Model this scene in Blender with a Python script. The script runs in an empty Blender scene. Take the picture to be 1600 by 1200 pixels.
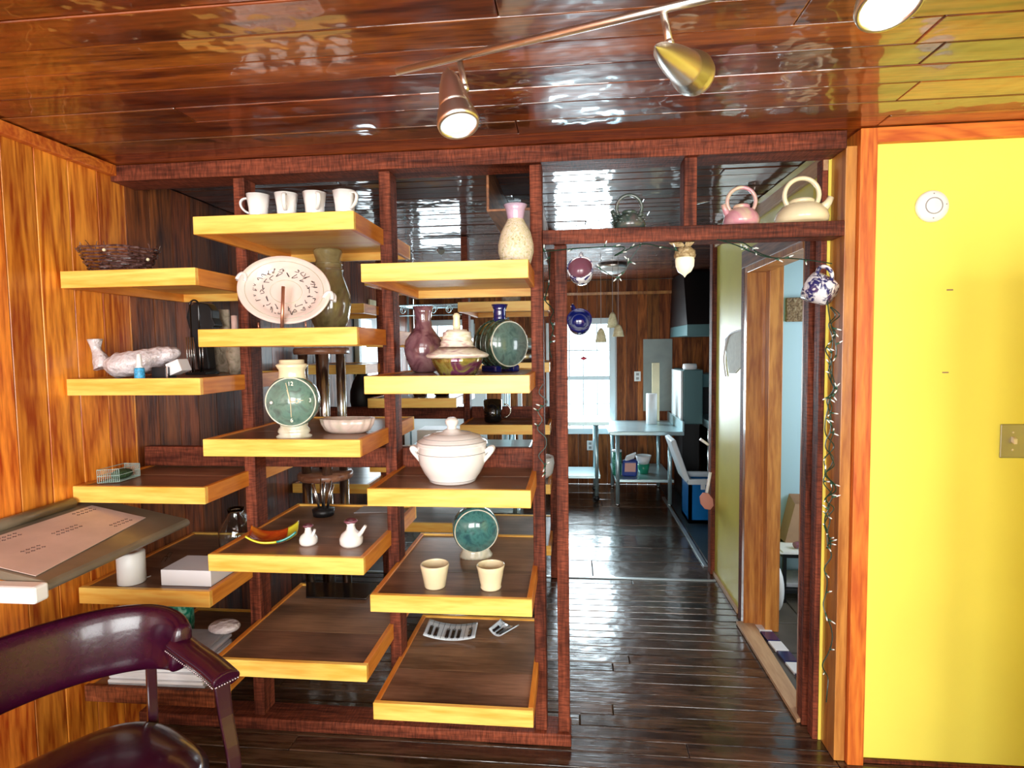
import bpy, bmesh, math, random
from mathutils import Vector, Matrix
random.seed(7)
S = bpy.context.scene
COL = S.collection
PI = math.pi
# ------------------------------------------------------------ camera, exposure, light
F, H = 920.0, 1.6
YAW, PITCH, ROLL = math.radians(5.9), math.radians(3.45), 0.013
fw = Vector((-math.sin(YAW)*math.cos(PITCH), math.cos(YAW)*math.cos(PITCH), -math.sin(PITCH)))
r0 = Vector((math.cos(YAW), math.sin(YAW), 0)); u0 = r0.cross(fw)
rt = r0*math.cos(ROLL) - u0*math.sin(ROLL); up = u0*math.cos(ROLL) + r0*math.sin(ROLL)
cd = bpy.data.cameras.new('camera'); cam = bpy.data.objects.new('camera', cd); COL.objects.link(cam)
M = Matrix((rt, up, -fw)).transposed().to_4x4(); M.translation = (0, 0, H)
cam.matrix_world = M
cd.sensor_width = 36; cd.lens = 36*F/1600; cd.clip_start = 0.02; cd.clip_end = 100
S.camera = cam
S.view_settings.view_transform = 'Standard'; S.view_settings.look = 'None'
S.view_settings.exposure = 0.0; S.view_settings.gamma = 1; S.view_settings.use_curve_mapping = False
W = bpy.data.worlds.new('sky'); S.world = W; W.use_nodes = True
bg = W.node_tree.nodes['Background']; bg.inputs[0].default_value = (0.80, 0.92, 1.0, 1); bg.inputs[1].default_value = 5.0
def area(name, loc, rot, sx, sy, power, color):
    l = bpy.data.lights.new(name, 'AREA'); l.shape = 'RECTANGLE'; l.size = sx; l.size_y = sy; l.energy = power; l.color = color
    o = bpy.data.objects.new(name, l); COL.objects.link(o); o.location = loc; o.rotation_euler = rot; return o
# daylight entering by the windows behind the camera (area lamps fill the real openings of wall_rear)
area('daylight_rear_left', (-0.55, -1.52, 1.50), (PI/2, 0, 0), 1.7, 1.3, 112, (1.0, 0.97, 0.92))
area('daylight_rear_right', (1.45, -1.52, 1.50), (PI/2, 0, 0), 1.3, 1.3, 62, (1.0, 0.97, 0.92))
# daylight by the kitchen windows
area('daylight_kitchen', (0.13, 6.84, 1.26), (-PI/2, 0, 0), 0.62, 1.2, 50, (0.78, 0.93, 1.0))
area('daylight_kitchen_left', (-1.50, 6.84, 1.33), (-PI/2, 0, 0), 0.55, 1.1, 8, (0.78, 0.93, 1.0))
area('daylight_side', (-1.83, 5.4, 1.35), (0, -PI/2, 0), 1.0, 0.6, 5, (0.80, 0.94, 1.0))
area('daylight_blue_room', (2.3, 3.2, 1.5), (0, PI/2, 0), 1.1, 1.0, 26, (0.9, 0.96, 1.0))

# ------------------------------------------------------------ pixel helpers (1600x1200 frame -> world)
def ray(x, y): return fw*F + rt*(x-800) + up*(600-y)
CP = Vector((0, 0, H))
def pY(x, y, Y): d = ray(x, y); return CP + d*(Y/d.y)
def pZ(x, y, Z): d = ray(x, y); return CP + d*((Z-H)/d.z)
def pX(x, y, X): d = ray(x, y); return CP + d*(X/d.x)

# ------------------------------------------------------------ materials
MAT = {}
def new_mat(name):
    m = bpy.data.materials.new(name); m.use_nodes = True; MAT[name] = m
    return m, m.node_tree.nodes, m.node_tree.links, m.node_tree.nodes['Principled BSDF']
def plain(name, col, rough=0.5, metal=0.0, coat=0.0, emit=None, es=0, noise=0.0, ns=30, bump=0.0, trans=0, ior=1.45):
    m, N, L, b = new_mat(name)
    b.inputs['Base Color'].default_value = (*col, 1); b.inputs['Roughness'].default_value = rough
    b.inputs['Metallic'].default_value = metal; b.inputs['Coat Weight'].default_value = coat
    b.inputs['Coat Roughness'].default_value = 0.08
    b.inputs['Transmission Weight'].default_value = trans; b.inputs['IOR'].default_value = ior
    if emit: b.inputs['Emission Color'].default_value = (*emit, 1); b.inputs['Emission Strength'].default_value = es
    tc = N.new('ShaderNodeTexCoord'); n = N.new('ShaderNodeTexNoise'); n.inputs['Scale'].default_value = ns; n.inputs['Detail'].default_value = 4
    L.new(tc.outputs['Object'], n.inputs['Vector'])
    if noise > 0:
        h = N.new('ShaderNodeHueSaturation'); h.inputs['Color'].default_value = (*col, 1)
        mr = N.new('ShaderNodeMapRange'); mr.inputs['From Min'].default_value = 0.3; mr.inputs['From Max'].default_value = 0.7
        mr.inputs['To Min'].default_value = 1-noise; mr.inputs['To Max'].default_value = 1+noise
        L.new(n.outputs['Fac'], mr.inputs['Value']); L.new(mr.outputs[0], h.inputs['Value']); L.new(h.outputs[0], b.inputs['Base Color'])
    if bump > 0:
        bp = N.new('ShaderNodeBump'); bp.inputs['Strength'].default_value = bump; bp.inputs['Distance'].default_value = 0.01
        L.new(n.outputs['Fac'], bp.inputs['Height']); L.new(bp.outputs[0], b.inputs['Normal'])
    return m
def mottled(name, cols, rough=0.3, coat=0.3, scale=20, metal=0, distort=1.0, bump=0.05, stretch=(1,1,1)):
    m, N, L, b = new_mat(name)
    tc = N.new('ShaderNodeTexCoord'); mp = N.new('ShaderNodeMapping'); mp.inputs['Scale'].default_value = stretch
    n = N.new('ShaderNodeTexNoise'); n.inputs['Scale'].default_value = scale
    n.inputs['Detail'].default_value = 6; n.inputs['Distortion'].default_value = distort
    cr = N.new('ShaderNodeValToRGB'); e = cr.color_ramp.elements
    for i, c in enumerate(cols):
        p = 0.3 + 0.4*i/(len(cols)-1)
        if i < 2: el = e[i]; el.position = p
        else: el = e.new(p)
        el.color = (*c, 1)
    L.new(tc.outputs['Object'], mp.inputs['Vector']); L.new(mp.outputs[0], n.inputs['Vector'])
    L.new(n.outputs['Fac'], cr.inputs['Fac']); L.new(cr.outputs[0], b.inputs['Base Color'])
    b.inputs['Roughness'].default_value = rough; b.inputs['Coat Weight'].default_value = coat; b.inputs['Metallic'].default_value = metal
    bp = N.new('ShaderNodeBump'); bp.inputs['Strength'].default_value = bump; bp.inputs['Distance'].default_value = 0.01
    L.new(n.outputs['Fac'], bp.inputs['Height']); L.new(bp.outputs[0], b.inputs['Normal'])
    return m
def wood(name, c1, c2, axis='X', rough=0.4, coat=0.0, coat_r=0.1, ring=9.0, var=0.25, bump=0.15, knots=True, wobble=0.0, spec=0.5, huevar=0.008, saw=0.0, blotch=0.0):
    m, N, L, b = new_mat(name)
    tc = N.new('ShaderNodeTexCoord'); geo = N.new('ShaderNodeNewGeometry'); oi = N.new('ShaderNodeObjectInfo')
    add = N.new('ShaderNodeVectorMath'); add.operation = 'ADD'
    sc = N.new('ShaderNodeMath'); sc.operation = 'MULTIPLY'; sc.inputs[1].default_value = 37.0
    s2 = N.new('ShaderNodeMath'); s2.operation = 'MULTIPLY_ADD'; s2.inputs[1].default_value = 11.0
    L.new(oi.outputs['Random'], s2.inputs[0]); L.new(geo.outputs['Random Per Island'], sc.inputs[0]); L.new(sc.outputs[0], s2.inputs[2])
    L.new(tc.outputs['Object'], add.inputs[0]); L.new(s2.outputs[0], add.inputs[1])
    mp = N.new('ShaderNodeMapping'); k = {'X': (0.10, 1, 1), 'Y': (1, 0.10, 1), 'Z': (1, 1, 0.10)}[axis]
    mp.inputs['Scale'].default_value = k
    L.new(add.outputs[0], mp.inputs['Vector'])
    n1 = N.new('ShaderNodeTexNoise'); n1.inputs['Scale'].default_value = 6.0; n1.inputs['Detail'].default_value = 3; n1.inputs['Distortion'].default_value = 0.6
    L.new(mp.outputs[0], n1.inputs['Vector'])
    mul = N.new('ShaderNodeMath'); mul.operation = 'MULTIPLY'; mul.inputs[1].default_value = ring*2.6
    fr = N.new('ShaderNodeMath'); fr.operation = 'PINGPONG'; fr.inputs[1].default_value = 1.0
    L.new(n1.outputs['Fac'], mul.inputs[0]); L.new(mul.outputs[0], fr.inputs[0])
    n2 = N.new('ShaderNodeTexNoise'); n2.inputs['Scale'].default_value = 90.0; n2.inputs['Detail'].default_value = 3
    L.new(mp.outputs[0], n2.inputs['Vector'])
    mix = N.new('ShaderNodeMath'); mix.operation = 'MULTIPLY_ADD'; mix.inputs[1].default_value = 0.62
    m2 = N.new('ShaderNodeMath'); m2.operation = 'MULTIPLY_ADD'; m2.inputs[1].default_value = 1.3; m2.inputs[2].default_value = -0.42
    L.new(n2.outputs['Fac'], m2.inputs[0]); L.new(fr.outputs[0], mix.inputs[0]); L.new(m2.outputs[0], mix.inputs[2])
    cr = N.new('ShaderNodeValToRGB'); cr.color_ramp.elements[0].color = (*c1, 1); cr.color_ramp.elements[1].color = (*c2, 1)
    cr.color_ramp.elements[0].position = 0.12; cr.color_ramp.elements[1].position = 0.92
    L.new(mix.outputs[0], cr.inputs['Fac'])
    last = cr.outputs[0]
    if knots:
        v = N.new('ShaderNodeTexVoronoi'); v.inputs['Scale'].default_value = 3.2; v.inputs['Randomness'].default_value = 1.0
        mk = N.new('ShaderNodeMapping'); mk.inputs['Scale'].default_value = {'X': (0.5, 1.1, 1.1), 'Y': (1.1, 0.5, 1.1), 'Z': (1.1, 1.1, 0.5)}[axis]
        L.new(add.outputs[0], mk.inputs['Vector']); L.new(mk.outputs[0], v.inputs['Vector'])
        mr = N.new('ShaderNodeMapRange'); mr.inputs['From Min'].default_value = 0.03; mr.inputs['From Max'].default_value = 0.12
        mr.inputs['To Min'].default_value = 0.8; mr.inputs['To Max'].default_value = 0.0
        L.new(v.outputs['Distance'], mr.inputs['Value'])
        mx = N.new('ShaderNodeMixRGB'); mx.inputs['Color2'].default_value = (c1[0]*0.35, c1[1]*0.25, c1[2]*0.2, 1)
        L.new(mr.outputs[0], mx.inputs['Fac']); L.new(last, mx.inputs['Color1']); last = mx.outputs[0]
    for amt, scl in ((saw, None), (blotch, 3.0)):
        if amt <= 0: continue
        n4 = N.new('ShaderNodeTexNoise'); n4.inputs['Scale'].default_value = 1.0 if scl is None else scl; n4.inputs['Detail'].default_value = 4
        if scl is None:
            mq = N.new('ShaderNodeMapping'); mq.inputs['Scale'].default_value = {'X': (170, 25, 25), 'Y': (25, 170, 25), 'Z': (25, 25, 170)}[axis]; mq.inputs['Rotation'].default_value = (0.35, 0.35, 0)
            L.new(add.outputs[0], mq.inputs['Vector']); L.new(mq.outputs[0], n4.inputs['Vector'])
        else: L.new(add.outputs[0], n4.inputs['Vector'])
        m4 = N.new('ShaderNodeMapRange'); m4.inputs['From Min'].default_value = 0.3; m4.inputs['From Max'].default_value = 0.7
        m4.inputs['To Min'].default_value = 1-amt*0.5; m4.inputs['To Max'].default_value = 1+amt*0.5
        h4 = N.new('ShaderNodeHueSaturation'); L.new(n4.outputs['Fac'], m4.inputs['Value']); L.new(m4.outputs[0], h4.inputs['Value']); L.new(last, h4.inputs['Color']); last = h4.outputs[0]
    hs = N.new('ShaderNodeHueSaturation')
    mv = N.new('ShaderNodeMapRange'); mv.inputs['To Min'].default_value = 1-var; mv.inputs['To Max'].default_value = 1+var
    L.new(geo.outputs['Random Per Island'], mv.inputs['Value']); L.new(mv.outputs[0], hs.inputs['Value'])
    w = N.new('ShaderNodeTexWhiteNoise'); w.noise_dimensions = '1D'; L.new(geo.outputs['Random Per Island'], w.inputs['W'])
    mh = N.new('ShaderNodeMapRange'); mh.inputs['To Min'].default_value = 0.5-huevar; mh.inputs['To Max'].default_value = 0.5+huevar
    L.new(w.outputs['Value'], mh.inputs['Value']); L.new(mh.outputs[0], hs.inputs['Hue'])
    L.new(last, hs.inputs['Color']); L.new(hs.outputs[0], b.inputs['Base Color'])
    b.inputs['Roughness'].default_value = rough; b.inputs['Coat Weight'].default_value = coat; b.inputs['Coat Roughness'].default_value = coat_r
    b.inputs['Specular IOR Level'].default_value = spec
    bp = N.new('ShaderNodeBump'); bp.inputs['Strength'].default_value = bump; bp.inputs['Distance'].default_value = 0.004
    L.new(n2.outputs['Fac'], bp.inputs['Height']); L.new(bp.outputs[0], b.inputs['Normal'])
    if wobble > 0:
        n3 = N.new('ShaderNodeTexNoise'); n3.inputs['Scale'].default_value = 7.0; n3.inputs['Detail'].default_value = 2
        L.new(add.outputs[0], n3.inputs['Vector'])
        b2 = N.new('ShaderNodeBump'); b2.inputs['Strength'].default_value = wobble; b2.inputs['Distance'].default_value = 0.02
        L.new(n3.outputs['Fac'], b2.inputs['Height']); L.new(b2.outputs[0], b.inputs['Coat Normal'])
        L.new(b2.outputs[0], bp.inputs['Normal'])
    return m
for ax in 'XYZ':
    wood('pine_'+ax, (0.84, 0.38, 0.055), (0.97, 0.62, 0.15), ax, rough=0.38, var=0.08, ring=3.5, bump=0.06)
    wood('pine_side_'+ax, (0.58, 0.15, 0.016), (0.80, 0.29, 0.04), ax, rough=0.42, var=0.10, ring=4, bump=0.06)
    wood('red_'+ax, (0.060, 0.014, 0.006), (0.26, 0.070, 0.030), ax, rough=0.6, var=0.2, ring=3, bump=0.9, knots=False, spec=0.2, saw=0.9)
wood('panel_dark', (0.10, 0.048, 0.026), (0.25, 0.135, 0.078), 'X', rough=0.28, var=0.2, ring=2, bump=0.05, knots=False, blotch=0.9)
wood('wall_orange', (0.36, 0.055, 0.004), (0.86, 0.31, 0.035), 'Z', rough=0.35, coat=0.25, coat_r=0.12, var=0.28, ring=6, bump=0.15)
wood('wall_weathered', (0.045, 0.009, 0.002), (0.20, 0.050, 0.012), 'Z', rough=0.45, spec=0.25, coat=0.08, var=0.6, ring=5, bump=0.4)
wood('wall_kitchen', (0.10, 0.022, 0.004), (0.34, 0.10, 0.022), 'Z', rough=0.5, spec=0.2, coat=0.0, var=0.45, ring=5)
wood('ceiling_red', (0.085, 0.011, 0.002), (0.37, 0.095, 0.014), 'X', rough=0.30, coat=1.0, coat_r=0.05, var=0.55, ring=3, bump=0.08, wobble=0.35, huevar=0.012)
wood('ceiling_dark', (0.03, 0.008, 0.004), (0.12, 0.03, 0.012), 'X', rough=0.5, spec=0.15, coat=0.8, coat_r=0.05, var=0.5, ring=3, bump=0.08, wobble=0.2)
wood('floor_dark', (0.015, 0.007, 0.004), (0.085, 0.045, 0.025), 'X', rough=0.24, coat=0.55, coat_r=0.12, var=0.5, ring=5, bump=0.25, knots=False, wobble=0.25)
wood('trim_orange', (0.50, 0.10, 0.012), (0.80, 0.25, 0.03), 'Z', rough=0.45, var=0.08, ring=9, bump=0.1, knots=False)
wood('trim_orange_X', (0.50, 0.10, 0.012), (0.80, 0.25, 0.03), 'X', rough=0.45, var=0.08, ring=9, bump=0.1, knots=False)
wood('jamb_wood', (0.34, 0.11, 0.018), (0.62, 0.28, 0.055), 'Z', rough=0.35, coat=0.3, var=0.15, ring=4, knots=False)
wood('beam_brown', (0.10, 0.035, 0.012), (0.32, 0.13, 0.045), 'Y', rough=0.45, var=0.2, ring=4)
wood('light_plank', (0.42, 0.25, 0.12), (0.58, 0.38, 0.2), 'Y', rough=0.5, var=0.1, ring=3, knots=False)
wood('stool_wood', (0.16, 0.06, 0.03), (0.36, 0.17, 0.09), 'X', rough=0.3, var=0.1, ring=6)
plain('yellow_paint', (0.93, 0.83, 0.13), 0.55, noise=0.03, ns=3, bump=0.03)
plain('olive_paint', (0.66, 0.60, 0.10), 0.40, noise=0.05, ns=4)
plain('torn_plaster', (0.62, 0.64, 0.56), 0.7, noise=0.1)
plain('blue_paint', (0.38, 0.56, 0.68), 0.5)
plain('white_plastic', (0.85, 0.85, 0.85), 0.35)
plain('white_paint', (0.82, 0.85, 0.85), 0.4)
plain('window_frame', (0.75, 0.85, 0.88), 0.4)
plain('lattice_green', (0.35, 0.5, 0.45), 0.6)
plain('white_glaze', (0.88, 0.86, 0.84), 0.22, coat=0.5)
plain('lid_glaze', (0.80, 0.76, 0.74), 0.25, coat=0.5, noise=0.03)
plain('grey_line', (0.35, 0.33, 0.32), 0.5)
plain('cream_glaze', (0.80, 0.70, 0.46), 0.25, coat=0.4, noise=0.06, ns=12)
plain('mauve_rim', (0.20, 0.07, 0.10), 0.25, coat=0.4)
plain('dark_line', (0.05, 0.04, 0.04), 0.5)
plain('navy_glaze', (0.005, 0.01, 0.10), 0.12, coat=1.0)
plain('steel', (0.62, 0.62, 0.60), 0.22, metal=1.0)
plain('nickel', (0.86, 0.82, 0.76), 0.34, metal=1.0)
plain('bluesteel', (0.50, 0.68, 0.72), 0.30, metal=0.7, noise=0.08, ns=6)
plain('teal_metal', (0.10, 0.20, 0.21), 0.4, metal=0.3)
plain('black', (0.006, 0.006, 0.007), 0.45)
plain('black_gloss', (0.006, 0.006, 0.007), 0.12, coat=0.5)
plain('copper', (0.62, 0.30, 0.20), 0.3, metal=0.8)
plain('candle', (0.72, 0.48, 0.42), 0.5)
plain('lens', (0.8, 0.9, 0.95), 0.1, emit=(0.8, 0.95, 1.0), es=0.7)
plain('acorn_glass', (0.95, 0.88, 0.65), 0.25, coat=0.5, emit=(1.0, 0.9, 0.6), es=0.35)
plain('wire_green', (0.012, 0.035, 0.022), 0.4)
plain('bulb', (0.85, 0.9, 0.88), 0.1)
plain('bulb_socket', (0.03, 0.10, 0.06), 0.4)
plain('cooler_blue', (0.0, 0.14, 0.42), 0.35)
plain('cooler_white', (0.72, 0.80, 0.84), 0.35)
plain('paper', (0.72, 0.72, 0.74), 0.6, noise=0.06, ns=14)
plain('paper_pink', (0.66, 0.52, 0.47), 0.5, noise=0.12, ns=7)
plain('paper_grey', (0.35, 0.35, 0.37), 0.5, noise=0.1)
plain('ink', (0.05, 0.04, 0.05), 0.6)
plain('lamp_dark', (0.02, 0.018, 0.018), 0.35, metal=0.7)
plain('red_dot', (0.7, 0.05, 0.08), 0.4)
plain('brown_paper', (0.33, 0.20, 0.12), 0.7, noise=0.12, ns=8)
plain('cardboard_white', (0.78, 0.77, 0.80), 0.55)
plain('desk_grey', (0.17, 0.14, 0.10), 0.32, noise=0.25, ns=7, coat=0.15)
plain('blue_label', (0.05, 0.35, 0.65), 0.4, noise=0.5, ns=120)
plain('purple_leather', (0.030, 0.002, 0.014), 0.24, coat=0.25, noise=0.15, ns=60, bump=0.04)
plain('purple_wood', (0.030, 0.004, 0.014), 0.16, coat=0.6)
plain('nailhead', (0.50, 0.42, 0.46), 0.25, metal=0.9)
plain('tile_mastic', (0.10, 0.085, 0.07), 0.35, noise=0.25, ns=5)
plain('grout', (0.22, 0.20, 0.18), 0.6)
plain('black_key', (0.01, 0.01, 0.012), 0.15, coat=0.6)
plain('piano_white', (0.62, 0.70, 0.76), 0.12, coat=0.6)
plain('mop_pink', (0.52, 0.22, 0.17), 0.6)
plain('rug', (0.03, 0.05, 0.06), 0.35, noise=0.25, ns=5)
plain('strip_metal', (0.42, 0.48, 0.50), 0.35, metal=0.6)
plain('bucket_green', (0.02, 0.28, 0.16), 0.3)
plain('bag_blue', (0.02, 0.05, 0.28), 0.4)
plain('bag_label', (0.75, 0.42, 0.36), 0.5)
plain('plate_steel', (0.42, 0.40, 0.33), 0.35, metal=0.8)
m = plain('clear_glass', (0.9, 0.96, 0.96), 0.03, trans=1.0)
m = plain('window_glass', (0.98, 1.0, 1.0), 0.0, trans=1.0, ior=1.02)
plain('bubble_wrap', (0.66, 0.60, 0.62), 0.18, coat=0.6, noise=0.15, ns=30, bump=2.0)
mottled('speckled', [(0.30, 0.27, 0.10), (0.74, 0.64, 0.38), (0.78, 0.66, 0.52), (0.82, 0.76, 0.62)], 0.35, 0.2, 110, bump=0.6)
mottled('violet_glaze', [(0.45, 0.25, 0.42), (0.60, 0.42, 0.58), (0.30, 0.28, 0.30)], 0.2, 0.5, 9)
mottled('mauve_glaze', [(0.09, 0.025, 0.04), (0.22, 0.10, 0.12), (0.30, 0.17, 0.18)], 0.16, 0.8, 18)
mottled('lustre', [(0.05, 0.015, 0.01), (0.16, 0.10, 0.02), (0.28, 0.25, 0.06), (0.16, 0.04, 0.10), (0.10, 0.02, 0.01)], 0.12, 0.8, 14, metal=0.35)
mottled('raku_top', [(0.62, 0.55, 0.38), (0.85, 0.80, 0.68), (0.42, 0.22, 0.24)], 0.25, 0.5, 10, stretch=(1, 1, 5))
mottled('green_glaze', [(0.01, 0.02, 0.012), (0.03, 0.06, 0.035), (0.10, 0.14, 0.11)], 0.15, 0.8, 15, stretch=(5, 5, 1))
mottled('green_face', [(0.06, 0.11, 0.10), (0.12, 0.20, 0.17), (0.07, 0.10, 0.09)], 0.2, 0.7, 25)
mottled('teal_glaze', [(0.02, 0.08, 0.08), (0.06, 0.20, 0.19), (0.02, 0.07, 0.09)], 0.2, 0.7, 22)
mottled('clock_glaze', [(0.05, 0.12, 0.10), (0.15, 0.27, 0.22), (0.10, 0.13, 0.12)], 0.25, 0.6, 20)
mottled('pale_glaze', [(0.45, 0.42, 0.28), (0.62, 0.60, 0.48), (0.35, 0.50, 0.46)], 0.25, 0.6, 10)
mottled('brown_glaze', [(0.10, 0.075, 0.03), (0.25, 0.20, 0.09), (0.14, 0.07, 0.05)], 0.15, 0.8, 9)
mottled('platter_glaze', [(0.70, 0.56, 0.50), (0.78, 0.64, 0.58), (0.74, 0.66, 0.52)], 0.3, 0.4, 5)
mottled('pink_glaze', [(0.66, 0.58, 0.36), (0.62, 0.27, 0.34), (0.66, 0.50, 0.42)], 0.3, 0.4, 9)
mottled('dark_teapot', [(0.012, 0.03, 0.022), (0.06, 0.09, 0.08), (0.12, 0.09, 0.09)], 0.25, 0.6, 18)
mottled('acorn_cap', [(0.15, 0.10, 0.04), (0.42, 0.30, 0.14), (0.6, 0.5, 0.3)], 0.7, 0, 60, bump=0.8)
mottled('blue_white', [(0.80, 0.80, 0.84), (0.80, 0.80, 0.84), (0.78, 0.78, 0.83), (0.03, 0.03, 0.14), (0.02, 0.02, 0.12), (0.75, 0.75, 0.80)], 0.2, 0.5, 34, bump=0.0)
mottled('oval_dish', [(0.52, 0.48, 0.36), (0.66, 0.52, 0.46), (0.4, 0.38, 0.28)], 0.3, 0.4, 12)
mottled('dish_orange', [(0.75, 0.16, 0.01), (0.45, 0.05, 0.01), (0.80, 0.30, 0.02)], 0.12, 0.8, 8)
mottled('dish_yellow', [(0.85, 0.66, 0.01), (0.75, 0.75, 0.05), (0.80, 0.60, 0.01)], 0.12, 0.8, 8)
mottled('dish_teal', [(0.02, 0.28, 0.28), (0.05, 0.35, 0.30), (0.02, 0.22, 0.25)], 0.12, 0.8, 8)
mottled('moss', [(0.01, 0.03, 0.01), (0.04, 0.09, 0.03), (0.02, 0.05, 0.02)], 0.8, 0, 60, bump=1.0)
mottled('twig', [(0.02, 0.008, 0.006), (0.10, 0.045, 0.04), (0.22, 0.13, 0.12)], 0.25, 0.4, 40)
mottled('woven_art', [(0.03, 0.015, 0.005), (0.20, 0.12, 0.06), (0.35, 0.28, 0.18)], 0.7, 0, 60, bump=1.0)
mottled('rough_stone', [(0.14, 0.10, 0.06), (0.32, 0.26, 0.18), (0.45, 0.33, 0.26)], 0.8, 0, 25, bump=1.0)
mottled('green_marble', [(0.0, 0.12, 0.07), (0.0, 0.22, 0.13), (0.3, 0.6, 0.45)], 0.3, 0.3, 20, distort=3)
mottled('woven_shade', [(0.65, 0.58, 0.30), (0.92, 0.88, 0.66)], 0.5, 0, 60)
mottled('broken_mosaic', [(0.02, 0.02, 0.04), (0.02, 0.02, 0.05), (0.6, 0.62, 0.62), (0.7, 0.72, 0.72)], 0.2, 0.3, 16)
mottled('cloudy_panel', [(0.25, 0.29, 0.27), (0.34, 0.38, 0.35)], 0.4, 0, 4)

# ------------------------------------------------------------ mesh builder
class MB:
    def __init__(s): s.v = []; s.f = []; s.sm = []
    def quad_faces(s, base, faces, smooth=False):
        for f in faces: s.f.append([base+i for i in f]); s.sm.append(smooth)
    def box(s, x0, x1, y0, y1, z0, z1, jit=0.0):
        b = len(s.v)
        for z in (z0, z1):
            for (x, y) in ((x0, y0), (x1, y0), (x1, y1), (x0, y1)): s.v.append(Vector((x, y, z)))
        s.quad_faces(b, [(3, 2, 1, 0), (4, 5, 6, 7), (0, 1, 5, 4), (1, 2, 6, 5), (2, 3, 7, 6), (3, 0, 4, 7)]); return s
    def obox(s, c, ax, ay, az):          # oriented box: centre and three half axes
        c = Vector(c); ax = Vector(ax); ay = Vector(ay); az = Vector(az); b = len(s.v)
        for k in (-1, 1):
            for (i, j) in ((-1, -1), (1, -1), (1, 1), (-1, 1)): s.v.append(c+ax*i+ay*j+az*k)
        s.quad_faces(b, [(3, 2, 1, 0), (4, 5, 6, 7), (0, 1, 5, 4), (1, 2, 6, 5), (2, 3, 7, 6), (3, 0, 4, 7)]); return s
    def prism(s, pts, off):              # polygon extruded by a vector
        b = len(s.v); n = len(pts); off = Vector(off)
        for p in pts: s.v.append(Vector(p))
        for p in pts: s.v.append(Vector(p)+off)
        s.f.append([b+i for i in range(n)][::-1]); s.sm.append(False)
        s.f.append([b+n+i for i in range(n)]); s.sm.append(False)
        for i in range(n): s.f.append([b+i, b+(i+1) % n, b+n+(i+1) % n, b+n+i]); s.sm.append(False)
        return s
    def lathe(s, prof, c=(0, 0, 0), seg=40, sx=1, sy=1, rot=None, caps=True, fn=None):
        c = Vector(c); b = len(s.v); n = len(prof)
        for i in range(seg):
            a = 2*PI*i/seg
            for j, (r, z) in enumerate(prof):
                k = fn(a, j) if fn else 1
                p = Vector((r*k*math.cos(a)*sx, r*k*math.sin(a)*sy, z))
                if rot: p = rot @ p
                s.v.append(c+p)
        for i in range(seg):
            i2 = (i+1) % seg
            for j in range(n-1): s.f.append([b+i*n+j, b+i2*n+j, b+i2*n+j+1, b+i*n+j+1]); s.sm.append(True)
        if caps:
            if prof[0][0] > 1e-5: s.f.append([b+i*n for i in range(seg)][::-1]); s.sm.append(False)
            if prof[-1][0] > 1e-5: s.f.append([b+i*n+n-1 for i in range(seg)]); s.sm.append(False)
        return s
    def tube(s, pts, r, seg=8, closed=False, caps=True, flat=None):
        pts = [Vector(p) for p in pts]; n = len(pts); b = len(s.v)
        rs = r if isinstance(r, (list, tuple)) else [r]*n
        prev = None
        for i, p in enumerate(pts):
            if closed: t = (pts[(i+1) % n]-pts[i-1])
            else: t = pts[min(i+1, n-1)]-pts[max(i-1, 0)]
            if t.length < 1e-9: t = Vector((0, 0, 1))
            t.normalize()
            if prev is None:
                a = Vector((0, 0, 1)) if abs(t.z) < 0.9 else Vector((1, 0, 0))
                nn = t.cross(a).normalized()
            else:
                nn = (prev - t*prev.dot(t)); nn = nn.normalized() if nn.length > 1e-6 else t.orthogonal().normalized()
            prev = nn; bb = t.cross(nn)
            for k in range(seg):
                a = 2*PI*k/seg
                s.v.append(p+nn*math.cos(a)*rs[i]*(flat[0] if flat else 1)+bb*math.sin(a)*rs[i]*(flat[1] if flat else 1))
        m = n if closed else n-1
        for i in range(m):
            i2 = (i+1) % n
            for k in range(seg):
                k2 = (k+1) % seg; s.f.append([b+i*seg+k, b+i*seg+k2, b+i2*seg+k2, b+i2*seg+k]); s.sm.append(seg > 5)
        if not closed and caps:
            s.f.append([b+k for k in range(seg)][::-1]); s.sm.append(False)
            s.f.append([b+(n-1)*seg+k for k in range(seg)]); s.sm.append(False)
        return s
    def ball(s, c, r, seg=16, sx=1, sy=1, sz=1, rot=None):
        n = max(6, seg//2)
        return s.lathe([(math.sin(PI*j/n)*r, -math.cos(PI*j/n)*r*sz) for j in range(n+1)], c, seg, sx, sy, rot, caps=False)
    def grid(s, fn, nu, nv, smooth=True, closed_u=False):
        b = len(s.v)
        for i in range(nu+1):
            for j in range(nv+1): s.v.append(Vector(fn(i/nu, j/nv)))
        for i in range(nu):
            for j in range(nv): s.f.append([b+i*(nv+1)+j, b+(i+1)*(nv+1)+j, b+(i+1)*(nv+1)+j+1, b+i*(nv+1)+j+1]); s.sm.append(smooth)
        return s
    def build(s, name, mat, parent=None, bevel=0.0, seg=2, solid=0.0, sub=0):
        org = ORG.get(parent.name, Vector((0, 0, 0))) if parent else Vector((0, 0, 0))
        me = bpy.data.meshes.new(name)
        me.from_pydata([tuple(v-org) for v in s.v], [], s.f)
        me.polygons.foreach_set('use_smooth', s.sm)
        bm = bmesh.new(); bm.from_mesh(me); bmesh.ops.remove_doubles(bm, verts=bm.verts, dist=1e-6)
        if solid == 0.0: bmesh.ops.recalc_face_normals(bm, faces=bm.faces)
        bm.to_mesh(me); bm.free(); me.update()
        o = bpy.data.objects.new(name, me); COL.objects.link(o)
        me.materials.append(MAT[mat])
        if parent: o.parent = parent; ORG[o.name] = org
        if solid: md = o.modifiers.new('thick', 'SOLIDIFY'); md.thickness = solid; md.offset = 0
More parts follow.
